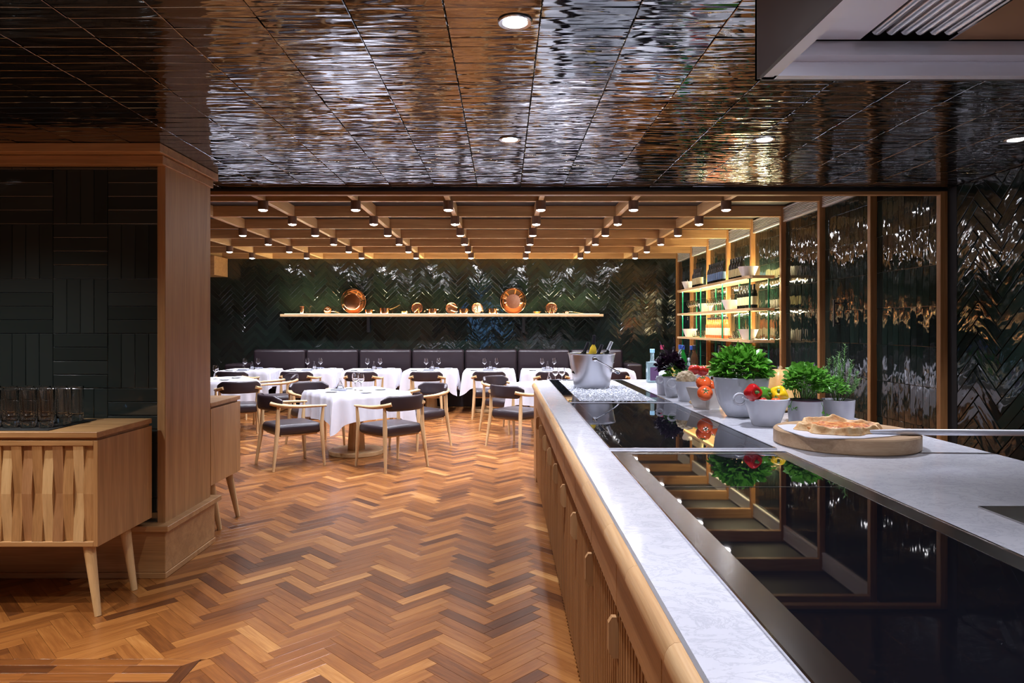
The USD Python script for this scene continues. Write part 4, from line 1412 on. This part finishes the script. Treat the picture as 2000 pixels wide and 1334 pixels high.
cone('white conical bowl on the middle shelf beside the bottles', (3.15, 9.47, ZS[1] + 0.0006), 50)
row(b_cream, 1445, 1473, 6, BX + 0.03, ZS[1], 'cream-labelled dark wine bottle on the middle shelf', 'cream-labelled bottles on the middle shelf')
cone('white conical bowl at the far left of the bottom shelf', (3.17, 11.63, ZS[0] + 0.0006), 10)
row(shortg, 1357, 1377, 7, 3.175, ZS[0], 'short tumbler left of the rose bottles on the bottom shelf', 'left tumblers on the bottom shelf')
row(b_rose, 1383, 1420, 10, BX, ZS[0], 'rose wine bottle with a pink label on the bottom shelf', 'rose bottles on the bottom shelf')
row(shortg, 1428, 1446, 5, 3.15, ZS[0], 'short tumbler right of the rose bottles on the bottom shelf', 'right tumblers on the bottom shelf')
cone('white conical bowl at the near right end of the bottom shelf', (3.17, 8.85, ZS[0] + 0.0006), 120)

# ================================================================== ON THE COUNTER
bkx, bky = 0.83, 6.45
bk = thing('ice_bucket', 'large steel wine bucket standing in the crushed ice', 'bucket', (bkx, bky, H - 0.006))
obj('body', lathe([(0, 0), (0.158, 0), (0.164, 0.008), (0.219, 0.322), (0.226, 0.330), (0.224, 0.336), (0.216, 0.332), (0.160, 0.012), (0, 0.008)], 56), steel_bucket, bk, smooth=40)
for s in (-1, 1):
    obj('lug', moved(trimesh.creation.icosphere(3, 0.024), (-0.0, s * 0.222 if s > 0 else -0.224, 0.285)), steel_mirror, bk, smooth=True)
ha = bez([(0.0, -0.235, 0.285), (0.10, -0.20, 0.23), (0.195, -0.12, 0.175), (0.225, 0.0, 0.155), (0.195, 0.12, 0.175), (0.10, 0.20, 0.23), (0.0, 0.235, 0.285)], 8)
hv = np.array(ha); hv[:, 0] = hv[:, 0] * 1.12
obj('bail', tube(hv, 0.006, 10), steel_mirror, bk)
obj('grip', tube([(0.238, -0.06, 0.158), (0.252, 0.0, 0.155), (0.238, 0.06, 0.158)], [0.016, 0.02, 0.016], 12), steel_dark, bk)


def neck(label, px, top_z, foil, tilt, dy, body=bottle_dark):
    x = (px - 984) / 1333 * bky
    t = thing('chilled_bottle', label, 'bottle', (x - 0.33 * math.sin(math.radians(tilt)) * 0.9, bky + dy, top_z - 0.32), 0, 'bottles in the ice bucket')
    rot = (0, tilt, 0)
    obj('body', moved(lathe([(0, 0), (0.037, 0), (0.037, 0.16), (0.030, 0.20), (0.015, 0.23), (0.014, 0.32), (0, 0.32)], 18), (0, 0, 0), rot), body, t, smooth=40)
    obj('foil', moved(lathe([(0.0165, 0.235), (0.0155, 0.32), (0.0165, 0.323), (0, 0.325)], 14), (0, 0, 0), rot), foil, t, smooth=40)
    return t


neck('dark bottle leaning left at the left of the steel bucket', 1146, 1.385, foil_black, 22, -0.05)
neck('upright bottle with gold shoulder in the steel bucket', 1163, 1.425, foil_black, 5, 0.10, plain('bottle_gold', (0.50, 0.34, 0.03), 0.1))
neck('short dark neck between the other bottles in the bucket', 1174, 1.365, foil_black, 24, 0.0)
neck('silver-foiled bottle leaning right in the steel bucket', 1190, 1.395, plain('foil_silver', (0.6, 0.62, 0.66), 0.3, 0.7), 24, -0.08)


def spirit(label, px, py, h, r, body, cap, lab=None, square=False, shoulder=0.62):
    x, y = bar(px, py)
    t = thing('spirit_bottle', label, 'bottle', (x, y, H + 0.0006))
    if square:
        obj('body', [rbox((-r, -r * 0.8, 0), (r, r * 0.8, h * shoulder), r * 0.18, 3), lathe([(r * 0.5, h * shoulder - 0.002), (r * 0.36, h * 0.68), (r * 0.34, h * 0.93), (0, h * 0.93)], 16)], body, t, smooth=40)
    else:
        obj('body', lathe([(0, 0), (r * 0.95, 0), (r, 0.006), (r, h * shoulder), (r * 0.75, h * (shoulder + 0.1)), (r * 0.36, h * (shoulder + 0.2)), (r * 0.33, h * 0.95), (0, h * 0.95)], 22), body, t, smooth=40)
    obj('cap', lathe([(r * 0.40, h * 0.88), (r * 0.44, h * 0.885), (r * 0.44, h * 0.995), (r * 0.38, h), (0, h)], 16), cap, t, smooth=40)
    if lab:
        if square:
            obj('paper_label', bx(-r * 0.55, r * 0.95, -r * 0.8 - 0.0015, -r * 0.8 - 0.0003, h * 0.06, h * 0.46), lab, t, smooth=False)
        else:
            obj('paper_label', lathe([(r + 0.0004, h * 0.14), (r + 0.001, h * 0.145), (r + 0.001, h * 0.45), (r + 0.0004, h * 0.455)], 22), lab, t, smooth=40)
    return t


spirit('square pale blue gin bottle with a dark purple label, leftmost on the counter', 1274, 747, 0.35, 0.058, bottle_clear, foil_pale, label_purple, True)
spirit('dark bottle with a red cap behind the purple basil', 1293, 745, 0.385, 0.042, bottle_dark, foil_red, label_white)
spirit('dark bottle with a black cap right of the purple basil', 1316, 744.5, 0.365, 0.042, bottle_brown, foil_black, foil_gold)
spirit('blue-capped clear bottle just behind the green bottle', 1328, 743, 0.385, 0.040, bottle_clear, foil_blue, label_white)
spirit('green glass bottle with a blue cap', 1334, 745.5, 0.385, 0.040, bottle_green, foil_blue)
spirit('small pale bottle with a blue label beside the green bottle', 1345, 745, 0.25, 0.026, bottle_clear, label_white, label_blue)
spirit('brown bottle with a black cap and cream label', 1356, 746, 0.385, 0.042, bottle_brown, foil_black, label_cream)
spirit('dark blue-capped bottle half hidden behind the brown bottle', 1350, 743, 0.375, 0.038, bottle_dark, foil_blue)
spirit('slim dark bottle behind the big basil bowl', 1435, 762.6, 0.41, 0.034, bottle_dark, foil_black, label_cream)
x, y = bar(1408, 760.8)
t = thing('glass_tube', 'slim clear glass cylinder behind the basil bowl', 'glass', (x, y, H + 0.0006))
obj('body', lathe([(0, 0), (0.026, 0), (0.026, 0.40), (0.022, 0.40), (0.022, 0.012), (0, 0.012)], 18), glass, t, smooth=40)
x, y = bar(1376, 747)
t = thing('dark_jar', 'short dark lidded jar left of the basil bowl', 'jar', (x, y, H + 0.0006))
obj('body', lathe([(0, 0), (0.045, 0), (0.047, 0.004), (0.047, 0.13), (0, 0.13)], 24), plain('jar_dark', (0.06, 0.06, 0.075), 0.15), t, smooth=40)
obj('lid', lathe([(0, 0.1302), (0.049, 0.1302), (0.049, 0.145), (0, 0.147)], 24), steel_dark, t, smooth=40)
x, y = bar(1383, 752)
t = thing('brass_platter', 'low brass platter on a foot behind the dark jar', 'platter', (x, y, H + 0.0006))
obj('dish', lathe([(0, 0.16), (0.14, 0.165), (0.17, 0.18), (0.168, 0.184), (0.13, 0.171), (0, 0.168)], 36), brass, t, smooth=40)
obj('foot', lathe([(0, 0), (0.07, 0), (0.02, 0.02), (0.02, 0.16), (0, 0.16)], 20), brass, t, smooth=40)


# ---- vegetables and bowls
def blob(r, sx=1, sy=1, sz=1, bump=0.0, sub=3, seed=0, dent=0.0, freq=3.0):
    m = trimesh.creation.icosphere(sub, 1.0)
    v = np.array(m.vertices)
    if bump:
        v *= (1 + bump * (meshkit.fbm(v * freq + 10, 3, seed) - 0.5))[:, None]
    if dent:
        rr = np.hypot(v[:, 0], v[:, 1])
        v[:, 2] -= dent * np.exp(-(rr / 0.35) ** 2) * (v[:, 2] > 0)
    m.vertices = v * np.array([sx, sy, sz]) * r
    return m


def loop_handle(cx, cz, r, rad=0.009, n=20):
    a = np.linspace(0.1, 2 * PI - 0.1, n)
    return tube(np.c_[cx - r * np.cos(a), np.zeros(n), cz + r * np.sin(a) * 0.95], rad, 8)


def star(r):
    ms = []
    for k in range(5):
        a = k * 2 * PI / 5
        ms.append(tube([(0, 0, 0), (0.35 * r * math.cos(a), 0.35 * r * math.sin(a), 0.003), (0.62 * r * math.cos(a), 0.62 * r * math.sin(a), -0.12 * r)], [0.0035, 0.003, 0.0008], 6))
    ms.append(tube([(0, 0, 0), (0, 0.002, 0.014)], 0.003, 6))
    return cat(ms)


def tomato(label, loc, r, m_=None, rot=(0, 0, 0)):
    t = thing('tomato', label, 'tomato', loc)
    b = blob(r, 1.06, 1.06, 0.92, 0.04, 3, int(loc[0] * 100), 0.14)
    obj('fruit', moved(b, (0, 0, 0), rot), m_ or tomato_mat, t, smooth=True)
    obj('calyx', moved(moved(star(r), (0, 0, 0.80 * r)), (0, 0, 0), rot), stem_mat, t)
    return t


def pepper(label, loc, r, m_, rot, h=1.1):
    t = thing('bell_pepper', label, 'bell pepper', loc)
    m = trimesh.creation.icosphere(4, 1.0)
    v = np.array(m.vertices)
    a = np.arctan2(v[:, 1], v[:, 0])
    rr = np.hypot(v[:, 0], v[:, 1])
    f = 1 + 0.085 * np.cos(4 * a) * np.clip(rr, 0, 1)
    v[:, :2] *= f[:, None]
    v[:, 2] = np.sign(v[:, 2]) * np.abs(v[:, 2]) ** 0.9 * h
    v[:, 2] -= 0.35 * np.exp(-(rr / 0.4) ** 2) * (v[:, 2] > 0)
    m.vertices = v * r
    obj('fruit', moved(m, (0, 0, 0), rot), m_, t, smooth=True)
    obj('stalk', moved(tube([(0, 0, 0.55 * r), (0.02 * r, 0, 0.9 * r), (0.10 * r, 0, 1.15 * r)], [0.30 * r, 0.16 * r, 0.14 * r], 10), (0, 0, 0), rot), stem_mat, t)
    return t


def leaves(n, centre, rad, size, seed, shape='oval', up=0.6, hollow_=0.35, flatz=1.0):
    """A crown of folded leaves in a dome."""
    r = random.Random(seed)
    V, F = [], []
    for _ in range(n):
        th, ph = r.uniform(0, 2 * PI), math.acos(r.uniform(-0.15, 1))
        k = r.uniform(hollow_, 1.0) ** 0.5
        d = np.array([math.sin(ph) * math.cos(th), math.sin(ph) * math.sin(th), math.cos(ph) * flatz])
        p = np.array(centre) + d * rad * k
        out = d + np.array([r.uniform(-.6, .6), r.uniform(-.6, .6), r.uniform(-.3, up)])
        out /= np.linalg.norm(out)
        side = np.cross(out, (r.uniform(-.7, .7), r.uniform(-.7, .7), 1.0))
        side /= np.linalg.norm(side) + 1e-9
        nn = np.cross(side, out)
        L = size * r.uniform(0.7, 1.25)
        W = L * (0.72 if shape == 'oval' else 0.95)
        b = len(V)
        V += [p, p + out * L * 0.4 + side * W * 0.5 + nn * L * 0.10, p + out * L * 0.45 - nn * L * 0.02, p + out * L * 0.4 - side * W * 0.5 + nn * L * 0.10,
              p + out * L * 0.75 + side * W * 0.36 + nn * L * 0.05, p + out * L * 0.75 - side * W * 0.36 + nn * L * 0.05, p + out * L - nn * L * 0.12]
        F += [(b, b + 1, b + 2), (b, b + 2, b + 3), (b + 1, b + 4, b + 2), (b + 2, b + 5, b + 3), (b + 2, b + 4, b + 6), (b + 2, b + 6, b + 5)]
    return trimesh.Trimesh(V, F, process=False)


def stems(n, centre, base_r, rad, seed, r0=0.0022):
    r = random.Random(seed)
    ms = []
    for _ in range(n):
        a, b = r.uniform(0, 2 * PI), r.uniform(0, 1) ** 0.5
        th, ph = r.uniform(0, 2 * PI), math.acos(r.uniform(0.1, 1))
        e = np.array(centre) + 0.85 * rad * np.array([math.sin(ph) * math.cos(a), math.sin(ph) * math.sin(a), math.cos(ph)])
        s = np.array([base_r * b * math.cos(a), base_r * b * math.sin(a), 0.0])
        s[2] = centre[2] - rad * 0.55
        mid = (s + e) / 2 + np.array([0, 0, 0.02])
        ms.append(tube(bez([s, mid, e], 3), r0, 5))
    return cat(ms)


# big basil bowl
x, y = bar(1447, 813)
t = thing('basil_bowl', 'big round pale grey ceramic bowl planted with basil', 'planter', (x, y, H + 0.0006))
obj('bowl', lathe([(0, 0), (0.085, 0), (0.092, 0.006), (0.135, 0.075), (0.160, 0.15), (0.170, 0.22), (0.174, 0.252), (0.168, 0.254), (0.162, 0.22), (0.12, 0.08), (0.08, 0.012), (0, 0.010)], 48), bowl_grey, t, smooth=45)
obj('soil', lathe([(0, 0.232), (0.15, 0.228), (0.163, 0.224)], 24), soil, t)
pl = thing('basil_plant', 'bushy bright green basil growing in the big pale bowl', 'plant', (x, y, H + 0.23))
obj('foliage', leaves(620, (0, 0, 0.05), 0.160, 0.056, 5, up=0.35, hollow_=0.35, flatz=0.95), leaf_basil, pl, smooth=False, kind='stuff')
obj('stems', stems(40, (0, 0, 0.05), 0.10, 0.15, 6), stem_mat, pl)

# handled bowl with peppers
x, y = bar(1495.5, 831)
pbx, pby = x, y
t = thing('pepper_bowl', 'pale grey handled bowl filled with bell peppers', 'bowl', (x, y, H + 0.0006))
obj('bowl', lathe([(0, 0), (0.070, 0), (0.077, 0.008), (0.118, 0.125), (0.124, 0.150), (0.132, 0.158), (0.128, 0.162), (0.117, 0.152), (0.110, 0.12), (0.07, 0.014), (0, 0.012)], 48), bowl_grey, t, smooth=45)
obj('handle', loop_handle(-0.152, 0.152, 0.034, 0.0075), bowl_grey, t, smooth=60)
pepper('glossy red bell pepper, stalk towards the viewer, in the handled bowl', (x - 0.095, y - 0.055, H + 0.197), 0.048, red_pepper, (82, 0, 10), 1.05)
pepper('green bell pepper between the red and yellow ones', (x - 0.012, y - 0.005, H + 0.180), 0.046, green_pepper, (60, 60, 0), 1.15)
pepper('yellow bell pepper at the right side of the handled bowl', (x + 0.066, y - 0.02, H + 0.178), 0.052, yellow_pepper, (30, -50, 30), 1.2)
tomato('small red tomato low in the pepper bowl', (x - 0.05, y - 0.080, H + 0.150), 0.026, red_mat)
tomato('orange tomato at the front rim of the pepper bowl', (x + 0.025, y - 0.085, H + 0.148), 0.027)

# squash
x, y = bar(1522, 803)
t = thing('squash', 'large orange butternut squash behind the peppers', 'squash', (x, y, H))
V = lathe([(0, 0.0), (0.05, 0.0), (0.092, 0.035), (0.105, 0.085), (0.098, 0.135), (0.080, 0.18), (0.072, 0.22), (0.055, 0.252), (0.03, 0.258), (0, 0.252)], 40)
v = np.array(V.vertices)
a = np.arctan2(v[:, 1], v[:, 0])
v[:, :2] *= (1 + 0.035 * np.cos(9 * a))[:, None]
V.vertices = v
V.apply_scale((1.25, 1.25, 1.1))
obj('fruit', moved(V, (0, 0, 0.002)), squash_mat, t, smooth=True)
obj('stalk', tube([(0, 0, 0.272), (0.005, 0, 0.292), (0.015, 0, 0.304)], [0.016, 0.012, 0.013], 8), ginger_mat, t)

# tilted cream square bowl with tomatoes
x, y = bar(1379, 797)
tbx, tby = x, y
t = thing('square_bowl', 'cream square bowl tipped forward with tomatoes on it', 'bowl', (x, y, H + 0.0006), 28)
a0, a1, hh, th = 0.062, 0.098, 0.145, 0.006
V, F = [], []
for (s, z) in ((a0, 0.0), (a1, hh), (a1 - th, hh), (a0 - th, 0.012)):
    V += [(-s, -s, z), (s, -s, z), (s, s, z), (-s, s, z)]
for k in range(3):
    for c in range(4):
        e = (c + 1) % 4
        F += [(4 * k + c, 4 * k + e, 4 * k + 4 + e), (4 * k + c, 4 * k + 4 + e, 4 * k + 4 + c)]
F += [(0, 2, 1), (0, 3, 2), (12, 13, 14), (12, 14, 15)]
obj('bowl', trimesh.Trimesh(V, F, process=False), bowl_cream, t, smooth=False)
tomato('orange-red tomato on top of the square cream bowl', (x - 0.035, y - 0.055, H + 0.185), 0.050, None, (25, -15, 0))
tomato('orange-red tomato hanging over the front of the square cream bowl', (x - 0.048, y - 0.135, H + 0.118), 0.050, None, (60, -10, 0))
tomato('orange-red tomato at the right in the square cream bowl', (x + 0.035, y - 0.01, H + 0.160), 0.045, None, (10, 25, 0))
tomato('red tomato behind the square cream bowl, left one', (bar(1356, 765)[0], bar(1356, 765)[1], H + 0.197), 0.050, red_mat)
tomato('red tomato behind the square cream bowl, right one', (bar(1372, 765)[0], bar(1372, 765)[1], H + 0.187), 0.050, red_mat)
x, y = bar(1366, 766)
t = thing('low_bowl', 'pale blue-grey bowl under the dark red tomatoes', 'bowl', (x, y, H + 0.0006))
obj('bowl', lathe([(0, 0), (0.06, 0), (0.066, 0.006), (0.098, 0.135), (0.102, 0.145), (0.096, 0.145), (0.06, 0.014), (0, 0.012)], 36), bowl_grey, t, smooth=45)
obj('handle', loop_handle(0.112, 0.125, 0.02, 0.006), bowl_grey, t, smooth=60)
for i, (dx, dz, ry) in enumerate(((0.055, 0.185, -60), (0.085, 0.172, -48), (0.07, 0.158, -70))):
    t = thing('chilli', f'orange pointed chilli beside the basil bowl, {["upper", "right", "lower"][i]} one', 'chilli', (tbx + dx, tby - 0.03 + 0.01 * i, H + dz))
    obj('fruit', moved(tube([(0, 0, -0.06), (0, 0, -0.03), (0, 0, 0.02), (0, 0, 0.05)], [0.003, 0.013, 0.019, 0.012], 12), (0, 0, 0), (0, -ry, 0)), carrot_mat, t, smooth=50)
    obj('stalk', moved(tube([(0, 0, 0.05), (0.004, 0, 0.075)], [0.004, 0.003], 6), (0, 0, 0), (0, -ry, 0)), stem_mat, t)

# handled cups with celeriac
def cup(label, px, py, r, h, hs):
    x, y = bar(px, py)
    t = thing('handled_cup', label, 'cup', (x, y, H + 0.0006))
    obj('body', lathe([(0, 0), (r * 0.62, 0), (r * 0.68, 0.008), (r * 0.97, h * 0.93), (r, h), (r * 0.95, h), (r * 0.64, 0.014), (0, 0.012)], 40), bowl_grey, t, smooth=45)
    obj('handle', loop_handle(-r - 0.022, h * 0.86, hs, 0.0085), bowl_grey, t, smooth=60)
    return x, y


cx, cy = cup('pale handled cup in front holding a celeriac root', 1340, 783, 0.086, 0.155, 0.034)
t = thing('celeriac', 'knobbly brown celeriac root sitting in the front cup', 'celeriac', (cx, cy, H + 0.165))
obj('root', blob(0.080, 1, 1, 0.85, 0.35, 4, 3, 0, 4.5), celeriac_mat, t, smooth=True)
obj('crown_scar', moved(blob(0.022, 1, 1, 0.6, 0.3, 2, 4), (0.01, -0.01, 0.060)), ginger_mat, t, smooth=True)
cup('pale handled cup half hidden behind the celeriac cup', 1313, 775, 0.080, 0.16, 0.03)
x, y = bar(1353, 789)
t = thing('ginger_root', 'small knobbly ginger root lying beside the square bowl', 'ginger', (x, y, H))
obj('root', [moved(blob(0.018, 1.5, 1, 0.8, 0.25, 3, 7), (0, 0, 0.014)), moved(blob(0.012, 1.3, 1, 0.9, 0.2, 3, 8), (0.026, 0.004, 0.012))], ginger_mat, t, smooth=True)
obj('knob', moved(blob(0.009, 1, 1, 1, 0.2, 2, 9), (-0.016, -0.01, 0.020)), ginger_mat, t, smooth=True)

# potted purple basil
x, y = bar(1298, 771)
t = thing('basil_pot', 'grey pot with dark purple basil, leftmost of the planters', 'planter', (x, y, H + 0.0006))
obj('pot', lathe([(0, 0), (0.056, 0), (0.060, 0.005), (0.070, 0.16), (0.066, 0.16), (0.055, 0.012), (0, 0.01)], 36), pot_grey, t, smooth=45)
obj('soil', lathe([(0, 0.145), (0.064, 0.143)], 20), soil, t)
pl = thing('purple_basil', 'dark purple basil plant behind the celeriac cups', 'plant', (x + 0.05, y, H + 0.155))
obj('foliage', leaves(330, (0, 0, 0.07), 0.105, 0.050, 15, up=0.5, hollow_=0.2, flatz=1.1), leaf_purple, pl, smooth=False, kind='stuff')
obj('lower_leaves', leaves(60, (0.01, -0.05, 0.0), 0.07, 0.05, 16, up=0.2, hollow_=0.2), leaf_basil, pl, smooth=False, label='green lower leaves')
fl = [tube(bez([(0.0, 0, 0.10), (-0.05, 0.0, 0.22), (-0.09, 0.0, 0.30)], 4), 0.004, 6), tube(bez([(0.02, 0, 0.10), (0.04, 0.0, 0.25), (0.03, 0.0, 0.33)], 4), 0.004, 6), tube(bez([(0.02, 0, 0.10), (0.09, 0.0, 0.22), (0.12, 0.0, 0.27)], 4), 0.003, 6)]
obj('flower_spikes', fl, leaf_purple, pl)

# parsley and rosemary pots
x, y = bar(1572, 826)
t = thing('parsley_pot', 'glossy pale pot with flat-leaf parsley', 'planter', (x, y, H + 0.0006))
obj('pot', lathe([(0, 0), (0.088, 0), (0.092, 0.005), (0.100, 0.135), (0.095, 0.135), (0.086, 0.012), (0, 0.01)], 40), pot_grey, t, smooth=45)
obj('liner', lathe([(0.086, 0.1355), (0.098, 0.1355), (0.098, 0.140), (0.088, 0.141)], 40, closed=True), plain('liner_purple', (0.10, 0.03, 0.07), 0.4), t)
obj('soil', lathe([(0, 0.125), (0.094, 0.122)], 20), soil, t)
pl = thing('parsley_plant', 'curly green parsley bush in the pot before the rosemary', 'plant', (x, y, H + 0.13))
obj('foliage', leaves(620, (0.005, 0, 0.09), 0.120, 0.036, 25, shape='round', up=0.35, hollow_=0.2, flatz=1.05), leaf_parsley, pl, smooth=False, kind='stuff')
obj('stems', stems(40, (0, 0, 0.09), 0.07, 0.13, 26, 0.0018), stem_mat, pl)
obj('trailing_sprig', [tube(bez([(-0.085, -0.03, 0.02), (-0.105, -0.045, -0.02), (-0.10, -0.055, -0.05)], 4), 0.0015, 5), leaves(9, (-0.10, -0.058, -0.045), 0.02, 0.022, 31),
                       tube(bez([(0.06, -0.07, 0.02), (0.072, -0.085, -0.04), (0.076, -0.088, -0.09)], 4), 0.0015, 5), leaves(9, (0.075, -0.09, -0.085), 0.02, 0.022, 32)], leaf_parsley, pl, smooth=False)
x, y = bar(1636, 823)
t = thing('rosemary_pot', 'plain lilac-grey pot holding rosemary, right of the parsley', 'planter', (x, y, H + 0.0006))
obj('pot', lathe([(0, 0), (0.085, 0), (0.089, 0.005), (0.097, 0.133), (0.092, 0.133), (0.083, 0.012), (0, 0.01)], 40), pot_grey, t, smooth=45)
obj('soil', lathe([(0, 0.122), (0.09, 0.120)], 20), soil, t)
pl = thing('rosemary_plant', 'spiky grey-green rosemary bush in the right-hand pot', 'plant', (x, y, H + 0.125))
r = random.Random(41)
V, F, sm = [], [], []
tips = [(0.045, 0, 0.335), (0.02, 0.02, 0.29), (-0.02, 0.0, 0.26), (0.085, 0.0, 0.24), (-0.05, 0.01, 0.25), (0.12, 0.0, 0.17), (0.13, 0.01, 0.12), (0.0, -0.03, 0.22), (0.06, -0.04, 0.2), (-0.07, 0, 0.17), (0.10, -0.05, 0.13), (-0.03, -0.05, 0.15), (0.03, 0.05, 0.26), (-0.06, 0.04, 0.2)]
for tx, ty, tz in tips:
    path = bez([(tx * 0.25, ty * 0.25, 0.0), (tx * 0.75, ty * 0.75, tz * 0.5), (tx, ty, tz)], 14)
    sm.append(tube(path[::4], 0.002, 5))
    for p in path[6:]:
        for _ in range(5):
            a = r.uniform(0, 2 * PI)
            d = np.array([math.cos(a), math.sin(a), r.uniform(0.3, 1.2)])
            d /= np.linalg.norm(d)
            s = np.cross(d, (0, 0, 1)); s /= np.linalg.norm(s)
            L = r.uniform(0.018, 0.032)
            b = len(V)
            V += [p + s * 0.0012, p - s * 0.0012, p + d * L * 0.6 - s * 0.0016, p + d * L * 0.6 + s * 0.0016, p + d * L]
            F += [(b, b + 1, b + 2), (b, b + 2, b + 3), (b + 3, b + 2, b + 4)]
obj('foliage', trimesh.Trimesh(V, F, process=False), leaf_rosemary, pl, smooth=False, kind='stuff')
obj('stems', sm, stem_mat, pl)
obj('fern_leaves', leaves(420, (-0.04, -0.02, 0.06), 0.085, 0.022, 44, up=0.4, hollow_=0.1), leaf_parsley, pl, smooth=False, kind='stuff')

# board, peel and pizza
cbx, cby = 1.665, 3.335
t = thing('chopping_board', 'thick round oak chopping board under the pizza peel', 'board', (cbx, cby, H + 0.0006))
obj('disc', lathe([(0, 0), (0.318, 0), (0.325, 0.006), (0.325, 0.066), (0.319, 0.072), (0, 0.072)], 72), board_wood, t)
obj('foot_ring', lathe([(0.25, -0.0003), (0.27, -0.0003), (0.27, 0.001), (0.25, 0.001)], 48, closed=True), rich['x'], t)
pe = thing('pizza_peel', 'flat metal pizza peel whose long handle runs off to the right', 'peel', (0, 0, H + 0.0732))
pp = Polygon([(1.385, 3.10), (1.375, 3.30), (1.40, 3.44), (1.46, 3.47), (1.72, 3.42), (1.83, 3.25), (1.84, 3.18), (1.74, 3.12), (1.60, 3.07), (1.42, 3.07)]).buffer(0.02)
obj('blade', prism(pp, 0.0, 0.0035), alu, pe, smooth=False)
obj('handle', tube([(1.74, 3.17, 0.0145), (1.86, 3.155, 0.0150), (2.9, 3.10, 0.015)], [0.006, 0.0145, 0.0145], 16), alu, pe)
obj('socket', tube([(1.70, 3.175, 0.010), (1.88, 3.155, 0.0152)], [0.012, 0.0155], 12), alu, pe)
pz = thing('pizza', 'small rustic pizza on the peel over the round board', 'pizza', (1.605, 3.27, H + 0.0772))
m = trimesh.creation.icosphere(5, 1.0)
v = np.array(m.vertices)
rr = np.hypot(v[:, 0], v[:, 1])
aa = np.arctan2(v[:, 1], v[:, 0])
edge = 1 + 0.10 * np.sin(3 * aa + 1) + 0.07 * np.sin(7 * aa)
zz = np.where(v[:, 2] > 0, 0.010 + 0.024 * np.exp(-((rr - 0.86) / 0.13) ** 2), 0.0)
wob = meshkit.fbm(np.c_[v[:, 0] * 4, v[:, 1] * 4, v[:, 2] * 0] + 20, 3, 9)
zz = zz * np.clip((1 - rr) * 8 + 0.15, 0, 1) * (0.6 + 0.9 * wob)
back = np.exp(-(((v[:, 0] - 0.05) / 0.3) ** 2 + ((v[:, 1] - 0.8) / 0.35) ** 2))
v2 = np.c_[v[:, 0] * 0.198 * edge, v[:, 1] * 0.15 * edge, np.where(v[:, 2] > 0, zz + 0.022 * back * np.clip((1 - rr) * 8, 0, 1), 0.0)]
obj('crust', trimesh.Trimesh(v2, m.faces, process=False), crust, pz, smooth=True)
sel = v[:, 2] > 0
g = trimesh.creation.icosphere(4, 1.0)
gv = np.array(g.vertices)
gr = np.hypot(gv[:, 0], gv[:, 1])
wob = meshkit.fbm(gv * np.array([5, 5, 0]) + 3, 3, 2)
g2 = np.c_[gv[:, 0] * 0.160, gv[:, 1] * 0.118, np.where(gv[:, 2] > 0, 0.020 + 0.020 * wob * np.clip((1 - gr) * 5, 0, 1), 0.004)]
obj('topping', trimesh.Trimesh(g2, g.faces, process=False), topping, pz, smooth=True)
